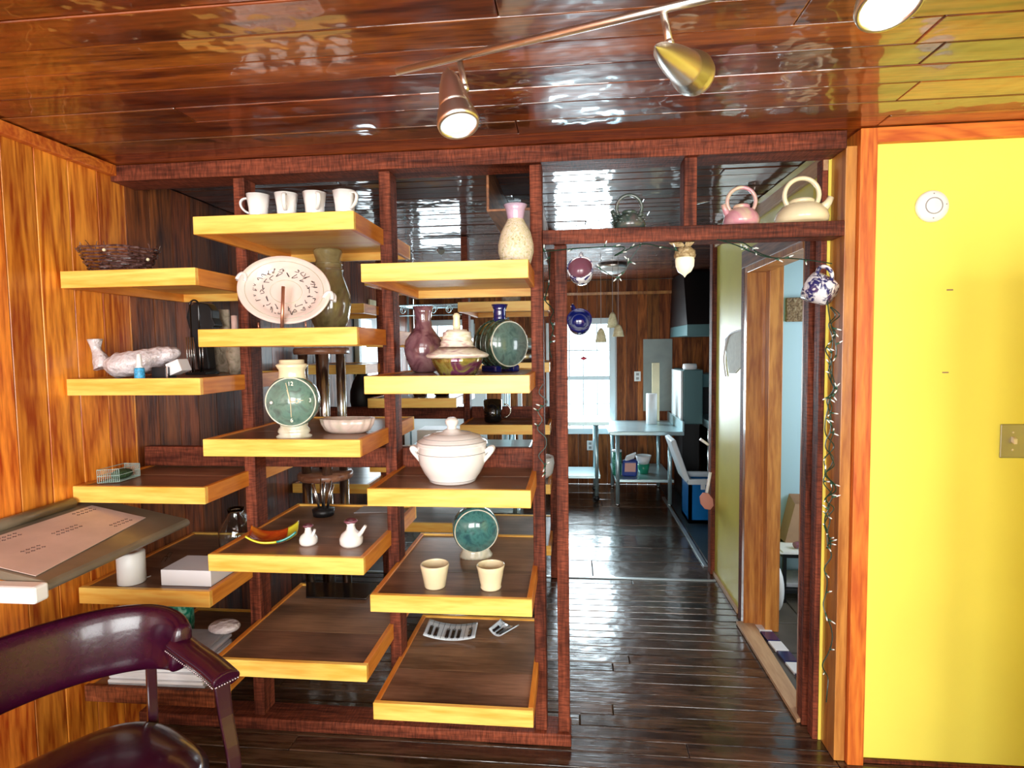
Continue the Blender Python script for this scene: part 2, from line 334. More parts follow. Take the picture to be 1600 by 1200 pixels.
        if bevel: md = o.modifiers.new('bevel', 'BEVEL'); md.width = bevel; md.segments = seg; md.limit_method = 'ANGLE'
        if sub: md = o.modifiers.new('sub', 'SUBSURF'); md.levels = sub; md.render_levels = sub
        return o
ORG = {}
def thing(name, label, cat, loc=(0, 0, 0), group=None):
    o = bpy.data.objects.new(name, None); COL.objects.link(o); o.location = loc; o.empty_display_size = 0.05
    ORG[o.name] = Vector(loc); return tag(o, label, cat, group)
def tag(o, label, cat, group=None):
    o['label'] = label; o['category'] = cat
    if group: o['group'] = group
    return o
def struct(o): o['kind'] = 'structure'; return o
def dup(root, loc, rz=0, label=None, group=None):
    r = root.copy(); COL.objects.link(r); r.location = loc; r.rotation_euler = (0, 0, rz)
    if label: r['label'] = label
    if group: r['group'] = group
    for ch in list(root.children):
        c = ch.copy(); COL.objects.link(c); c.parent = r
        for g in ch.children:
            d = g.copy(); COL.objects.link(d); d.parent = c
    return r
def arc(c, r, a0, a1, n, u, v):
    c = Vector(c); u = Vector(u); v = Vector(v)
    return [c+u*(r*math.cos(a0+(a1-a0)*i/n))+v*(r*math.sin(a0+(a1-a0)*i/n)) for i in range(n+1)]
def bez(pts, n=16):
    P = [Vector(p) for p in pts]; out = []
    for i in range(n+1):
        t = i/n; Q = P[:]
        while len(Q) > 1: Q = [Q[k].lerp(Q[k+1], t) for k in range(len(Q)-1)]
        out.append(Q[0])
    return out
def smooth_path(pts, n=6):
    P = [Vector(p) for p in pts]; out = []
    for i in range(len(P)-1):
        p0 = P[max(i-1, 0)]; p1 = P[i]; p2 = P[i+1]; p3 = P[min(i+2, len(P)-1)]
        for k in range(n):
            t = k/n
            out.append(0.5*((2*p1)+(-p0+p2)*t+(2*p0-5*p1+4*p2-p3)*t*t+(-p0+3*p1-3*p2+p3)*t**3))
    out.append(P[-1]); return out

# ------------------------------------------------------------ setting
CZ = 2.37; XL = -1.88; XH = 0.98; YB = 6.9; YR = -1.55; XR = 3.0
def planks(mb, axis, a0, a1, b0, b1, h, w, thick, gap=0.003, tilt=0.004, sign=-1, brk=None):
    """planks running along axis; surface at height h, body away from the room"""
    p = b0
    while p < b1-1e-6:
        ww = w*random.uniform(0.9, 1.1); e = min(p+ww, b1)
        cuts = [a0]
        if brk:
            q = a0+random.uniform(0.3, brk)
            while q < a1-0.3: cuts.append(q); q += random.uniform(brk*0.7, brk*1.4)
        cuts.append(a1)
        for c0, c1 in zip(cuts[:-1], cuts[1:]):
            t0 = random.uniform(0, tilt); t1 = random.uniform(0, tilt); u0_ = random.uniform(0, tilt*0.6)
            yield p+gap/2, e-gap/2, c0+0.0008, c1-0.0008, t0, t1, u0_
        p = e
def horiz_planks(name, x0, x1, y0, y1, z, w, mat, down=True, brk=2.2, tilt=0.004, gap=0.004, backing='black'):
    mb = MB(); s = 1 if down else -1
    for b0, b1, a0, a1, t0, t1, u_ in planks(mb, 'X', x0, x1, y0, y1, z, w, 0.02, gap=gap, tilt=tilt, brk=brk):
        skew = 0.12 if (down and a0 > x0+0.01) else 0
        k = len(mb.v)
        tz = z+0.02*s
        for (x, y, zz) in ((a0, b0, z+t0*s), (a1, b0, z+(t0+u_)*s), (a1, b1, z+(t1+u_)*s), (a0, b1, z+t1*s)): mb.v.append(Vector((x, y, zz)))
        for (x, y, zz) in ((a0, b0, tz), (a1, b0, tz), (a1, b1, tz), (a0, b1, tz)): mb.v.append(Vector((x, y, zz)))
        mb.quad_faces(k, [(3, 2, 1, 0), (4, 5, 6, 7), (0, 1, 5, 4), (1, 2, 6, 5), (2, 3, 7, 6), (3, 0, 4, 7)])
    return struct(mb.build(name, mat, bevel=0.0035, seg=2))
def vert_planks(name, axis, pos, a0, a1, z0, z1, w, mat, sign, hole=None, gap=0.003, tilt=0.002):
    """wall of vertical boards. axis 'Y': wall in the plane x=pos running along y; axis 'X': plane y=pos"""
    mb = MB()
    for b0, b1, c0, c1, t0, t1, u_ in planks(mb, 'Z', z0, z1, a0, a1, 0, w, 0.02, gap=gap, tilt=tilt):
        spans = [(z0, z1)]
        if hole:
            for (h0, h1, hz0, hz1) in hole:
                if b1 > h0+0.001 and b0 < h1-0.001:
                    ns = []
                    for (s0, s1) in spans:
                        if s0 < hz0: ns.append((s0, min(s1, hz0)))
                        if s1 > hz1: ns.append((max(s0, hz1), s1))
                    spans = ns
        for s0, s1 in spans:
            if s1-s0 < 0.01: continue
            q0, q1 = pos+t0*sign, pos+t1*sign; back = pos+0.02*sign; k = len(mb.v)
            if axis == 'Y': P = [(q0, b0), (q1, b1), (back, b1), (back, b0)]
            else: P = [(b0, q0), (b1, q1), (b1, back), (b0, back)]
            for zz in (s0, s1):
                for (x, y) in P: mb.v.append(Vector((x, y, zz)))
            mb.quad_faces(k, [(3, 2, 1, 0), (4, 5, 6, 7), (0, 1, 5, 4), (1, 2, 6, 5), (2, 3, 7, 6), (3, 0, 4, 7)])
    return struct(mb.build(name, mat, bevel=0.0015, seg=1))

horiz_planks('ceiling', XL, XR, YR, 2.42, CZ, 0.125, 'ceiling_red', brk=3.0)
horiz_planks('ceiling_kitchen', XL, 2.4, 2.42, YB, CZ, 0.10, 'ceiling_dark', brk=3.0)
struct(MB().box(XL-0.1, XR+0.1, YR-0.1, YB+0.1, CZ+0.0255, CZ+0.06).build('ceiling_deck', 'black'))
horiz_planks('floor', XL, 1.0, YR, 4.03, 0.0, 0.085, 'floor_dark', down=False, brk=2.4, tilt=0.0025)
horiz_planks('floor_kitchen', XL, 2.4, 4.06, YB, 0.0, 0.30, 'floor_dark', down=False, brk=3.0, tilt=0.002)
struct(MB().box(1.0, XR, YR, 2.42, -0.02, -0.001).build('floor_right', 'floor_dark'))
mb = MB()
for i in range(5):
    for j in range(5):
        x = 1.0+0.32*i; y = 2.43+0.34*j
        mb.box(x+0.004, x+0.316, y+0.004, min(y+0.336, 4.06), -0.02, -0.002)
struct(mb.build('floor_blue_room', 'tile_mastic', bevel=0.002, seg=1))
struct(MB().box(XL-0.1, XR+0.1, YR-0.1, YB+0.1, -0.06, -0.021).build('floor_subfloor', 'grout'))
o = struct(MB().box(XL+0.02, 0.96, 4.032, 4.058, -0.002, 0.006).build('trim_1', 'strip_metal', bevel=0.002))
struct(MB().box(0.985, 2.35, 4.30, YB-0.02, 0.001, 0.006).build('floor_mat_grey', 'rug'))
struct(MB().box(0.935, 0.965, 4.30, 6.3, 0.0, 0.010).build('trim_2', 'strip_metal', bevel=0.002))

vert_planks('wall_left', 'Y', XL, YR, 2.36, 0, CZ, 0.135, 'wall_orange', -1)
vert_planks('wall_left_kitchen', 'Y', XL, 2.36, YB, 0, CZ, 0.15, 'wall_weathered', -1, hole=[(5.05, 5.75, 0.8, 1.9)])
struct(MB().box(XL-0.06, XL-0.021, YR-0.08, 5.03, -0.02, CZ+0.024).box(XL-0.06, XL-0.021, 5.77, YB+0.07, -0.02, CZ+0.024).box(XL-0.06, XL-0.021, 5.03, 5.77, 0, 0.78).box(XL-0.06, XL-0.021, 5.03, 5.77, 1.92, CZ+0.024).build('wall_left_outer', 'black'))
WA = (-0.20, 0.445); WB = (-1.80, -1.20)
holes = [(WA[0], WA[1], 0.64, 1.89), (WB[0], WB[1], 0.75, 1.9)]
vert_planks('wall_back', 'X', YB, XL, 2.4, 0, CZ, 0.12, 'wall_kitchen', 1, hole=holes)
def holed_wall(name, y0, y1, x0, x1, z1, hs, mat):
    z1 += 0.024
    mb = MB(); xs = sorted({x0, x1, *[h[0] for h in hs], *[h[1] for h in hs]})
    for a, b in zip(xs[:-1], xs[1:]):
        h = [q for q in hs if q[0] <= a+1e-6 and q[1] >= b-1e-6]
        if h: mb.box(a, b, y0, y1, 0, h[0][2]); mb.box(a, b, y0, y1, h[0][3], z1)
        else: mb.box(a, b, y0, y1, 0, z1)
    return struct(mb.build(name, mat))
holed_wall('wall_back_outer', YB+0.021, YB+0.07, XL, 2.4, CZ, holes, 'white_paint')
holed_wall('wall_rear', YR-0.08, YR, XL, XR, CZ, [(-1.4, 0.3, 0.85, 2.15), (0.8, 2.1, 0.85, 2.15)], 'yellow_paint')
struct(MB().box(XR, XR+0.06, YR, 2.3, 0, CZ).build('wall_right', 'yellow_paint'))
# yellow wall facing the camera (right of the opening), with its trims
struct(MB().box(1.09, XR, 2.30, 2.40, 0.0, 2.345).build('wall_front_right', 'yellow_paint'))
struct(MB().box(1.088, XR, 2.272, 2.299, 2.318, CZ).build('trim_3', 'trim_orange_X', bevel=0.002))
struct(MB().box(1.03, 1.088, 2.268, 2.41, 0, CZ-0.002).build('trim_4', 'trim_orange', bevel=0.002))
struct(MB().box(0.99, 1.029, 2.29, 2.41, 0, CZ-0.055).build('trim_5', 'jamb_wood', bevel=0.002))
struct(MB().box(1.09, XR, 2.285, 2.299, 0, 0.014).build('baseboard_right', 'red_X', bevel=0.002))
# hall side wall with doorway
yj0 = pX(1290, 900, XH).y; yj1 = 3.44
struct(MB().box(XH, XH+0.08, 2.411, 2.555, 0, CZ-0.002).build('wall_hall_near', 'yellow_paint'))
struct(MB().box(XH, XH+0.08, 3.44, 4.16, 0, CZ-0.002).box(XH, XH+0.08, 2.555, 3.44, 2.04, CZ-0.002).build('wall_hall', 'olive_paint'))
struct(MB().box(XH-0.02, XH-0.001, 2.41, 4.20, 2.265, 2.325).build('trim_6', 'light_plank', bevel=0.002))
struct(MB().box(XH-0.015, XH-0.001, 3.55, 4.16, 0, 0.03).build('baseboard_hall', 'light_plank', bevel=0.002))
d = MB().box(XH-0.02, XH-0.001, 2.50, 3.50, 2.035, 2.13).build('trim_7', 'beam_brown', bevel=0.002); struct(d)
dj = struct(MB().box(XH-0.02, XH+0.155, 3.39, 3.438, 0.0, 2.034).box(XH+0.081, XH+0.155, 3.33, 3.389, 0.0, 2.03).build('door_1', 'jamb_wood', bevel=0.003))
struct(MB().box(XH-0.02, XH-0.001, 3.439, 3.50, 0, 2.034).build('trim_8', 'red_Z', bevel=0.002))
struct(MB().box(XH-0.03, XH-0.001, 2.50, 2.555, 0, 2.034).build('trim_9', 'red_Z', bevel=0.002))
struct(MB().box(XH-0.018, XH+0.08, 2.556, 2.60, 0, 2.034).build('trim_10', 'jamb_wood', bevel=0.002))
struct(MB().box(XH-0.02, XH+0.09, 2.60, 3.389, 2.0, 2.034).build('trim_11', 'jamb_wood', bevel=0.002))
struct(MB().box(XH-0.03, XH+0.06, 4.161, 4.24, 0, CZ-0.06).build('trim_12', 'red_Z', bevel=0.003))
struct(MB().box(XH-0.022, XH-0.001, 2.411, 2.465, 0, CZ-0.06).build('trim_22', 'red_Z', bevel=0.002))
# blue room behind the doorway
mb = MB()
for i in range(6):
    x = 1.06+i*0.235
    mb.box(x+0.002, x+0.233, 4.06, 4.08, 0, CZ-0.002)
struct(mb.build('wall_blue_back', 'blue_paint', bevel=0.003, seg=1))
struct(MB().box(1.06, 2.40, 4.081, 4.12, 0, CZ-0.002).build('wall_kitchen_divider', 'black'))
struct(MB().box(2.40, 2.44, 2.42, YB, 0, CZ).build('wall_far_right', 'blue_paint'))
struct(MB().box(1.10, 2.4, 2.401, 2.42, 0, CZ-0.002).build('wall_blue_front', 'blue_paint'))
# partition framing
struct(MB().box(XL, 0.989, 2.28, 2.42, 2.305, CZ-0.001).build('trim_13', 'red_X', bevel=0.003))
struct(MB().box(-0.112, 0.989, 2.285, 2.39, 1.995, 2.05).build('trim_15', 'red_X', bevel=0.003))
struct(MB().box(0.42, 0.467, 2.30, 2.39, 2.051, 2.304).build('trim_16', 'red_Z', bevel=0.003))
struct(MB().box(-0.067, -0.02, 2.295, 2.385, 0.052, 1.994).build('trim_17', 'red_Z', bevel=0.004))
struct(MB().box(XL, -0.015, 2.28, 2.40, 0.0, 0.05).build('trim_18', 'red_X', bevel=0.004))
struct(MB().box(-0.345, -0.335, 2.425, 4.0, 2.17, CZ).box(-0.345, -0.15, 2.425, 4.0, 2.16, 2.17).box(-0.16, -0.15, 2.425, 4.0, 2.17, CZ).build('trim_19', 'beam_brown', bevel=0.002))
struct(MB().box(XL, XL+0.03, YR, 2.28, CZ-0.045, CZ-0.002).build('trim_20', 'trim_orange_X', bevel=0.003))
struct(MB().box(XL, 2.39, YB-0.02, YB-0.001, 2.20, 2.235).build('trim_21', 'jamb_wood', bevel=0.003))

def window(idx, x0, x1, z0, z1, y, nv, lattice=True):
    m_ = 0.045
    f = MB().box(x0-m_, x0+0.02, y-0.02, y+0.06, z0-m_, z1+m_).box(x1-0.02, x1+m_, y-0.02, y+0.06, z0-m_, z1+m_)
    f.box(x0+0.02, x1-0.02, y-0.02, y+0.06, z1-0.02, z1+m_).box(x0+0.02, x1-0.02, y-0.045, y+0.06, z0-m_, z0+0.02)
    zm = (z0+z1)/2-0.02
    f.box(x0+0.02, x1-0.02, y+0.005, y+0.04, zm-0.022, zm+0.022)
    root = struct(f.build('window_%d' % idx, 'window_frame', bevel=0.003))
    g = MB()
    for i in range(1, nv):
        x = x0+(x1-x0)*i/nv; g.box(x-0.006, x+0.006, y+0.012, y+0.03, z0+0.02, z1-0.02)
    for zz in ((z0+zm)/2, (zm+z1)/2): g.box(x0+0.02, x1-0.02, y+0.014, y+0.028, zz-0.006, zz+0.006)
    g.build('muntin', 'window_frame', root)
    MB().box(x0+0.02, x1-0.02, y+0.020, y+0.023, z0+0.02, z1-0.02).build('pane', 'window_glass', root)
    return root
w1 = window(1, WA[0], WA[1], 0.64, 1.89, YB, 4)
w2 = window(2, WB[0], WB[1], 0.75, 1.90, YB, 3)
f = MB(); x = XL
for (a, b, c, d_) in ((5.05-0.04, 5.07, 0.76, 1.94), (5.73, 5.79, 0.76, 1.94), (5.07, 5.73, 1.88, 1.94), (5.07, 5.73, 0.76, 0.82), (5.07, 5.73, 1.32, 1.37)):
    f.box(x-0.05, x+0.02, a, b, c, d_)
w3 = struct(f.build('window_3', 'window_frame', bevel=0.003))
MB().box(x-0.02, x-0.016, 5.07, 5.73, 0.82, 1.88).build('pane', 'window_glass', w3)
s_ = MB(); c0 = pY(912, 560, YB-0.01); s_.lathe([(0.001, -0.004), (0.035, 0), (0.001, 0.004)], c0, 4, rot=Matrix.Rotation(PI/2, 3, 'X'), sx=1.4, sy=0.6)
tag(s_.build('suncatcher', 'red_dot'), 'small red suncatcher hanging on the kitchen window pane', 'ornament')

# ------------------------------------------------------------ cantilever shelving (posts + double sided shelves)
def shelving(dy, label, cols, posts, yfront, yback, details):
    root = thing('shelving_partition', label, 'shelving unit', (0, 2.30+dy, 0))
    for (x0, x1) in posts: MB().box(x0, x1, 2.30+dy, 2.39+dy, 0.051 if dy == 0 else 0.0, 2.304 if dy == 0 else CZ-0.001).build('post', 'red_Z', root, bevel=0.004)
    MB().box(XL, -0.113, 2.391+dy, 2.435+dy, 1.105, 1.19).build('rail', 'red_X', root, bevel=0.004)
    for (x0, x1, zs, yf_) in cols:
        for z in zs:
            yf = yf_+dy; yb = yback+dy; h = 0.062; t = 0.019
            p = MB().box(x0+t, x1-t, yf+t, yf+(yb-yf)*0.34, z-0.020, z-0.006)
            p.box(x0+t, x1-t, yf+(yb-yf)*0.34+0.001, yf+(yb-yf)*0.67, z-0.020, z-0.0055).box(x0+t, x1-t, yf+(yb-yf)*0.67+0.001, yb-t, z-0.020, z-0.006)
            sh = p.build('shelf', 'panel_dark', root)
            MB().box(x0+t, x1-t, yf+t, yb-t, z-0.027, z-0.0205).build('underside', 'pine_X', sh)
            MB().box(x0, x1, yf, yf+t, z-h, z).build('front_edge', 'red_X' if (x0 == C1[0] and z == C1[2][4]) else 'pine_X', sh, bevel=0.0015, seg=1)
            MB().box(x0, x1, yb-t, yb, z-h, z).build('back_edge', 'pine_X', sh, bevel=0.0015, seg=1)
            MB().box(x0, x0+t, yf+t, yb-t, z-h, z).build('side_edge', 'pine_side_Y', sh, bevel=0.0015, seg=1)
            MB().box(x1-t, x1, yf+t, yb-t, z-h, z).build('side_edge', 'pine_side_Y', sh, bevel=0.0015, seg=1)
    return root
C1 = (-1.873, -1.345, (1.905, 1.508, 1.105, 0.715, 0.33), 2.005)
C2 = (-1.328, -0.742, (2.078, 1.682, 1.288, 0.865, 0.472), 1.98)
C4 = (-0.722, -0.145, (1.897, 1.510, 1.115, 0.733, 0.335), 1.98)
POSTS = [(-1.363, -1.316), (-0.757, -0.711), (-0.160, -0.113)]
shelving(0, 'open wooden room-divider shelving of red posts and yellow pine-edged shelves, nearest one holding the pottery', [C1, C2, C4], POSTS, 1.98, 2.69, True)
shelving(1.72, 'second set of wooden shelving seen through the front shelves, deeper in the room', [C1, C2, C4], POSTS, 1.98, 2.69, False)
Z1, Z2, Z4 = [[z-0.0058 for z in c[2]] for c in (C1, C2, C4)]

# ------------------------------------------------------------ pottery
def wall_profile(outer, t, zb):   # closed vessel: outer profile then inner
    inner = [(max(r-t, 0.001), max(z, zb)) for r, z in reversed(outer)]
    return [(0.0005, outer[0][1])]+outer+inner+[(0.0005, zb)]
def mug_at(label, loc, rz):
    r = thing('mug', label, 'mug', loc, 'white mugs on the top shelf')
    l = Vector(loc)
    def facet(a, j): return 1+0.02*math.cos(6*a)
    MB().lathe(wall_profile([(0.030, 0), (0.032, 0.004), (0.0335, 0.04), (0.041, 0.088)], 0.004, 0.008), l, 36, fn=facet).build('cup', 'white_glaze', r)
    h = bez([(-0.034, 0, 0.078), (-0.085, 0, 0.085), (-0.070, 0, 0.035), (-0.033, 0, 0.025)], 14)
    MB().tube([l+p for p in h], 0.005, 8, flat=(1.4, 0.8)).build('handle', 'white_glaze', r)
    r.rotation_euler = (0, 0, rz); return r
def on(x, y, z): return pZ(x, y, z)     # point on a shelf under that pixel
mm = [(404, 333, 0.0), (448, 331, 1.9), (492, 330, 2.2), (539, 328, 2.6)]
ML = ['white mug with handle showing on the left, leftmost on the top shelf', 'white faceted mug, second from the left on the top shelf',
      'white faceted mug, third from the left on the top shelf', 'white faceted mug at the right end of the top shelf']
for i, (x, y, rz) in enumerate(mm):
    p = pY(x, y, 2.045)
    if i == 0: m0 = mug_at(ML[0], (p.x, 2.045, Z2[0]), rz)
    else: dup(m0, (p.x, 2.045, Z2[0]), rz, ML[i])

# tall brown vase behind platter
p = pY(516, 510, 2.40); v0 = Vector((p.x, 2.40, Z2[1])); r = thing('tall_vase', 'tall brown glazed vase with ribbed neck standing behind the oval platter', 'vase', v0)
k = 2.40/F
prof = [(0.045, 0), (0.055, 0.005), (0.075, 0.05), (0.088, 0.11), (0.086, 0.16), (0.07, 0.21), (0.058, 0.24), (0.060, 0.25), (0.054, 0.262), (0.057, 0.275), (0.050, 0.30), (0.060, 0.335), (0.056, 0.345)]
MB().lathe(wall_profile(prof, 0.006, 0.01), v0, 40).build('body', 'brown_glaze', r)
MB().tube(arc(v0+Vector((0, 0, 0.262)), 0.057, 0, 2*PI, 30, (1, 0, 0), (0, 1, 0))[:-1], 0.004, 6, closed=True).tube(arc(v0+Vector((0, 0, 0.285)), 0.054, 0, 2*PI, 30, (1, 0, 0), (0, 1, 0))[:-1], 0.004, 6, closed=True).build('neck_ring', 'brown_glaze', r)

# oval platter on its stand
pc = pY(447, 456, 2.13); r = thing('platter', 'large oval ceramic platter with scribbled ring pattern propped on a stand', 'platter', (pc.x, 2.13, Z2[1]))
R1 = Matrix.Rotation(math.radians(72), 3, 'X'); R2 = Matrix.Rotation(math.radians(13), 3, 'Y'); RR = R2 @ R1
mb = MB().lathe([(0.001, 0.0), (0.11, 0.0), (0.125, 0.006), (0.138, 0.016), (0.164, 0.020), (0.178, 0.026), (0.181, 0.022), (0.165, 0.008), (0.13, -0.008), (0.001, -0.010)], pc, 64, sx=1.0, sy=0.74, rot=RR)
plate = mb.build('dish', 'platter_glaze', r)
for sg in (-1, 1):
    for q in (0, 1):
        pts = arc((sg*(0.172+0.004*q), 0, 0.02-0.016*q), 0.026, -PI/2, PI/2, 10, (0, 1.1, 0), (sg*0.62, 0, 0))
        MB().tube([pc+RR @ p_ for p_ in pts], 0.0075, 8).build('handle', 'lid_glaze', r)
for rr_ in (0.152, 0.062): MB().tube([pc+RR @ Vector((rr_*math.cos(a), 0.74*rr_*math.sin(a), 0.0205 if rr_ > 0.1 else 0.0005)) for a in [2*PI*i/60 for i in range(60)]], 0.0012, 4, closed=True).build('rim_groove', 'pale_glaze', plate)
mk = MB()
for ring_r, n_, z_ in ((0.120, 26, 0.006), (0.090, 18, 0.0015)):
    for i in range(n_):
        a = 2*PI*i/n_+random.uniform(-0.1, 0.1); rr = ring_r+random.uniform(-0.006, 0.006)
        base = Vector((rr*math.cos(a), 0.74*rr*math.sin(a), z_+0.001))
        pts = [base+Vector((random.uniform(-0.014, 0.014), random.uniform(-0.012, 0.012), 0)) for _ in range(4)]
        mk.tube([pc+RR @ q for q in smooth_path(pts, 4)], 0.0011, 4)
mk.build('scribble', 'dark_line', plate)
st = thing('platter_stand', 'copper rod easel holding the oval platter upright', 'stand', (pc.x, 2.11, Z2[1]))
MB().tube([(pc.x+0.022, 2.045, Z2[1]+0.003), (pc.x+0.022, 2.066, Z2[1]+0.16)], 0.0065, 8).build('rod', 'copper', st)
MB().tube([(pc.x-0.07, 2.05, Z2[1]+0.03), (pc.x-0.07, 2.05, Z2[1]+0.004), (pc.x-0.05, 2.20, Z2[1]+0.004), (pc.x+0.09, 2.20, Z2[1]+0.004), (pc.x+0.11, 2.05, Z2[1]+0.004), (pc.x+0.11, 2.05, Z2[1]+0.03)], 0.003, 6).tube([(pc.x-0.07, 2.05, Z2[1]+0.004), (pc.x+0.11, 2.05, Z2[1]+0.004)], 0.003, 6).build('wire_foot', 'copper', st)

# clock vase
def moon_flask(name, label, c, R, depth, face_mat, body_mat, yawr, neck=None, foot=None, cat='vase'):
    r = thing(name, label, cat, c); c = Vector(c); Rz = Matrix.Rotation(yawr, 3, 'Z'); Rx = Rz @ Matrix.Rotation(PI/2, 3, 'X')
    fh = foot[0] if foot else 0
    cc = c+Vector((0, 0, fh+R*0.96))
    pr = [(0.001, -depth/2), (R*0.90, -depth/2), (R*0.97, -depth/2+0.006), (R, -depth/2+0.016), (R, depth/2-0.016), (R*0.97, depth/2-0.006), (R*0.90, depth/2), (0.001, depth/2)]
    body = MB().lathe(pr, cc, 56, rot=Rx).build('body', body_mat, r)
    # local +z of the lathe points to -Y (towards the camera)
    MB().lathe([(0.001, depth/2+0.0005), (R*0.90, depth/2+0.0005), (R*0.90, depth/2+0.003), (0.001, depth/2+0.003)], cc, 56, rot=Rx).build('face', face_mat, body)
    MB().tube([cc+Rx @ Vector((R*0.92*math.cos(a), R*0.92*math.sin(a), depth/2+0.001)) for a in [2*PI*i/48 for i in range(48)]], 0.003, 6, closed=True).build('face_rim', 'pale_glaze', body)
    return r, cc, Rx, Rz, body
c = on(461, 683, Z2[2]); c.y = 2.05; c = pY(460, 684, 2.06); c = Vector((c.x, 2.06, Z2[2]))
r, cc, Rx, Rz, body = moon_flask('clock_vase', 'green round ceramic flask with a clock face, cream neck and footed base', c, 0.094, 0.075, 'clock_glaze', 'clock_glaze', 0.25, foot=(0.045,))
MB().lathe([(0.001, 0), (0.062, 0), (0.064, 0.008), (0.052, 0.016), (0.058, 0.024), (0.055, 0.034), (0.048, 0.042), (0.05, 0.055), (0.001, 0.056)], c, 40, sy=0.62, rot=Rz).build('foot', 'pale_glaze', r)
nt = c+Vector((0, 0, 0.045+0.175))
MB().lathe([(0.050, -0.006), (0.047, 0.010), (0.046, 0.030), (0.052, 0.038), (0.057, 0.048), (0.050, 0.053), (0.044, 0.054), (0.044, 0.066), (0.040, 0.068), (0.038, 0.05), (0.001, 0.05)], nt, 40, sy=0.75, rot=Rz).build('neck', 'cream_glaze', r)
hz = 0.0375+0.005
def fpt(u, v): return cc+Rx @ Vector((u, v, hz))
MB().tube([fpt(0, 0), fpt(-0.014, 0.070)], 0.0016, 6).tube([fpt(0, 0), fpt(-0.010, 0.045)], 0.0026, 6).tube([fpt(0, 0), fpt(0.001, -0.055)], 0.0016, 6).build('minute_hand', 'cream_glaze', body)
MB().tube([fpt(0, 0), fpt(0.016, 0.002)], 0.0018, 6).tube([fpt(0.022+0.007*math.cos(a), 0.003+0.007*math.sin(a)) for a in [2*PI*i/16 for i in range(16)]], 0.0013, 6, closed=True).tube([fpt(0.030, 0.004), fpt(0.045, 0.006)], 0.0013, 6).build('hour_hand', 'cream_glaze', body)
def text(name, s, mat, parent, loc, rot3, size, ext=0.0004):
    cu = bpy.data.curves.new(name, 'FONT'); cu.body = s; cu.size = size; cu.extrude = ext; cu.align_x = 'CENTER'; cu.align_y = 'CENTER'
    o = bpy.data.objects.new(name, cu); COL.objects.link(o); cu.materials.append(MAT[mat])
    me = bpy.data.meshes.new_from_object(o); bpy.data.objects.remove(o); o = bpy.data.objects.new(name, me); COL.objects.link(o)
    Mx = rot3.to_4x4(); Mx.translation = Vector(loc)-ORG[parent.name]; o.parent = parent; o.matrix_local = Mx; return o
for s_t, u, v in (('12', 0.002, 0.066), ('3', 0.068, 0.005), ('6', 0.002, -0.066)):
    text('numeral', s_t, 'cream_glaze', body, fpt(u, v), Rx, 0.02)
MB().ball(fpt(-0.066, 0.0), 0.006, 10, rot=Rx).build('pearl', 'white_glaze', body)

# oval fluted dish
c = pY(540, 661, 2.18); c = Vector((c.x, 2.20, Z2[2]))
def flute(a, j): return 1+(0.03*math.cos(16*a) if 2 < j < 6 else 0)
tag(MB().lathe([(0.001, 0), (0.070, 0), (0.090, 0.010), (0.102, 0.034), (0.108, 0.056), (0.099, 0.056), (0.088, 0.028), (0.07, 0.012), (0.001, 0.010)], c, 96, sy=0.6, fn=flute).build('oval_dish', 'oval_dish'), 'small oval ceramic dish with scalloped rim right of the clock flask', 'dish')

# square curved glass dish
c = pY(423, 850, 2.09); c = Vector((c.x-0.01, 2.13, Z2[3]))
r = thing('glass_dish', 'orange yellow and teal fused glass dish with upturned corners', 'dish', c)
Rd = Matrix.Rotation(math.radians(22), 3, 'Z')
def dish_fn(u0_, u1_, v0_, v1_, off=0):
    def fn(a, b):
        u = u0_+(u1_-u0_)*a; v = v0_+(v1_-v0_)*b
        return c+Rd @ Vector((u*0.088, v*0.075, 0.008+0.040*(abs(u)**2.4)*0.8+0.020*(abs(v)**2.4)+off))
    return fn
MB().grid(dish_fn(-1, 0.55, -0.72, 1), 20, 16).build('orange_field', 'dish_orange', r, solid=0.006)
MB().grid(dish_fn(0.56, 1, -0.72, 1), 8, 16).build('yellow_corner', 'dish_yellow', r, solid=0.006)
MB().grid(dish_fn(-1, 0.2, -1, -0.73), 14, 4).build('yellow_band', 'dish_yellow', r, solid=0.006)
MB().grid(dish_fn(0.21, 1, -1, -0.73), 8, 4).build('teal_band', 'dish_teal', r, solid=0.006)

# two little white cruets
def cruet(name, label, px, py, Y, sc, handle, sp):
    c = pY(px, py, Y); c = Vector((c.x, Y, Z2[3])); r = thing(name, label, 'cruet', c)
    MB().lathe([(0.001, 0), (0.036*sc, 0), (0.043*sc, 0.010*sc), (0.044*sc, 0.028*sc), (0.036*sc, 0.046*sc), (0.018*sc, 0.060*sc), (0.014*sc, 0.078*sc), (0.020*sc, 0.092*sc), (0.014*sc, 0.094*sc), (0.010*sc, 0.08*sc), (0.001, 0.078*sc)], c, 32).build('body', 'white_glaze', r)
    MB().lathe([(0.017*sc, 0.086*sc), (0.026*sc, 0.094*sc), (0.020*sc, 0.1*sc), (0.011*sc, 0.094*sc)], c, 32, fn=lambda a, j: 1+0.07*math.cos(3*a), caps=False).build('rim', 'mauve_rim', r)
    a = [(sp[0]*t*sc, sp[1]*t*sc*0.3, z*sc) for t, z in ((0.028, 0.035), (0.045, 0.055), (0.062, 0.080))]
    MB().tube([c+Vector(q) for q in a], [0.010*sc, 0.008*sc, 0.0055*sc], 10).build('spout', 'white_glaze', r)
    return r
cruet('spouted_bottle', 'small narrow white bottle with mauve rim and stub spout, beside the glass dish', 482, 846, 2.13, 0.78, False, (0.7, -1))
cruet('spouted_bottle', 'wider white bottle with mauve rim and long spout, right of the narrow one', 549, 849, 2.13, 1.0, False, (1, -0.6))

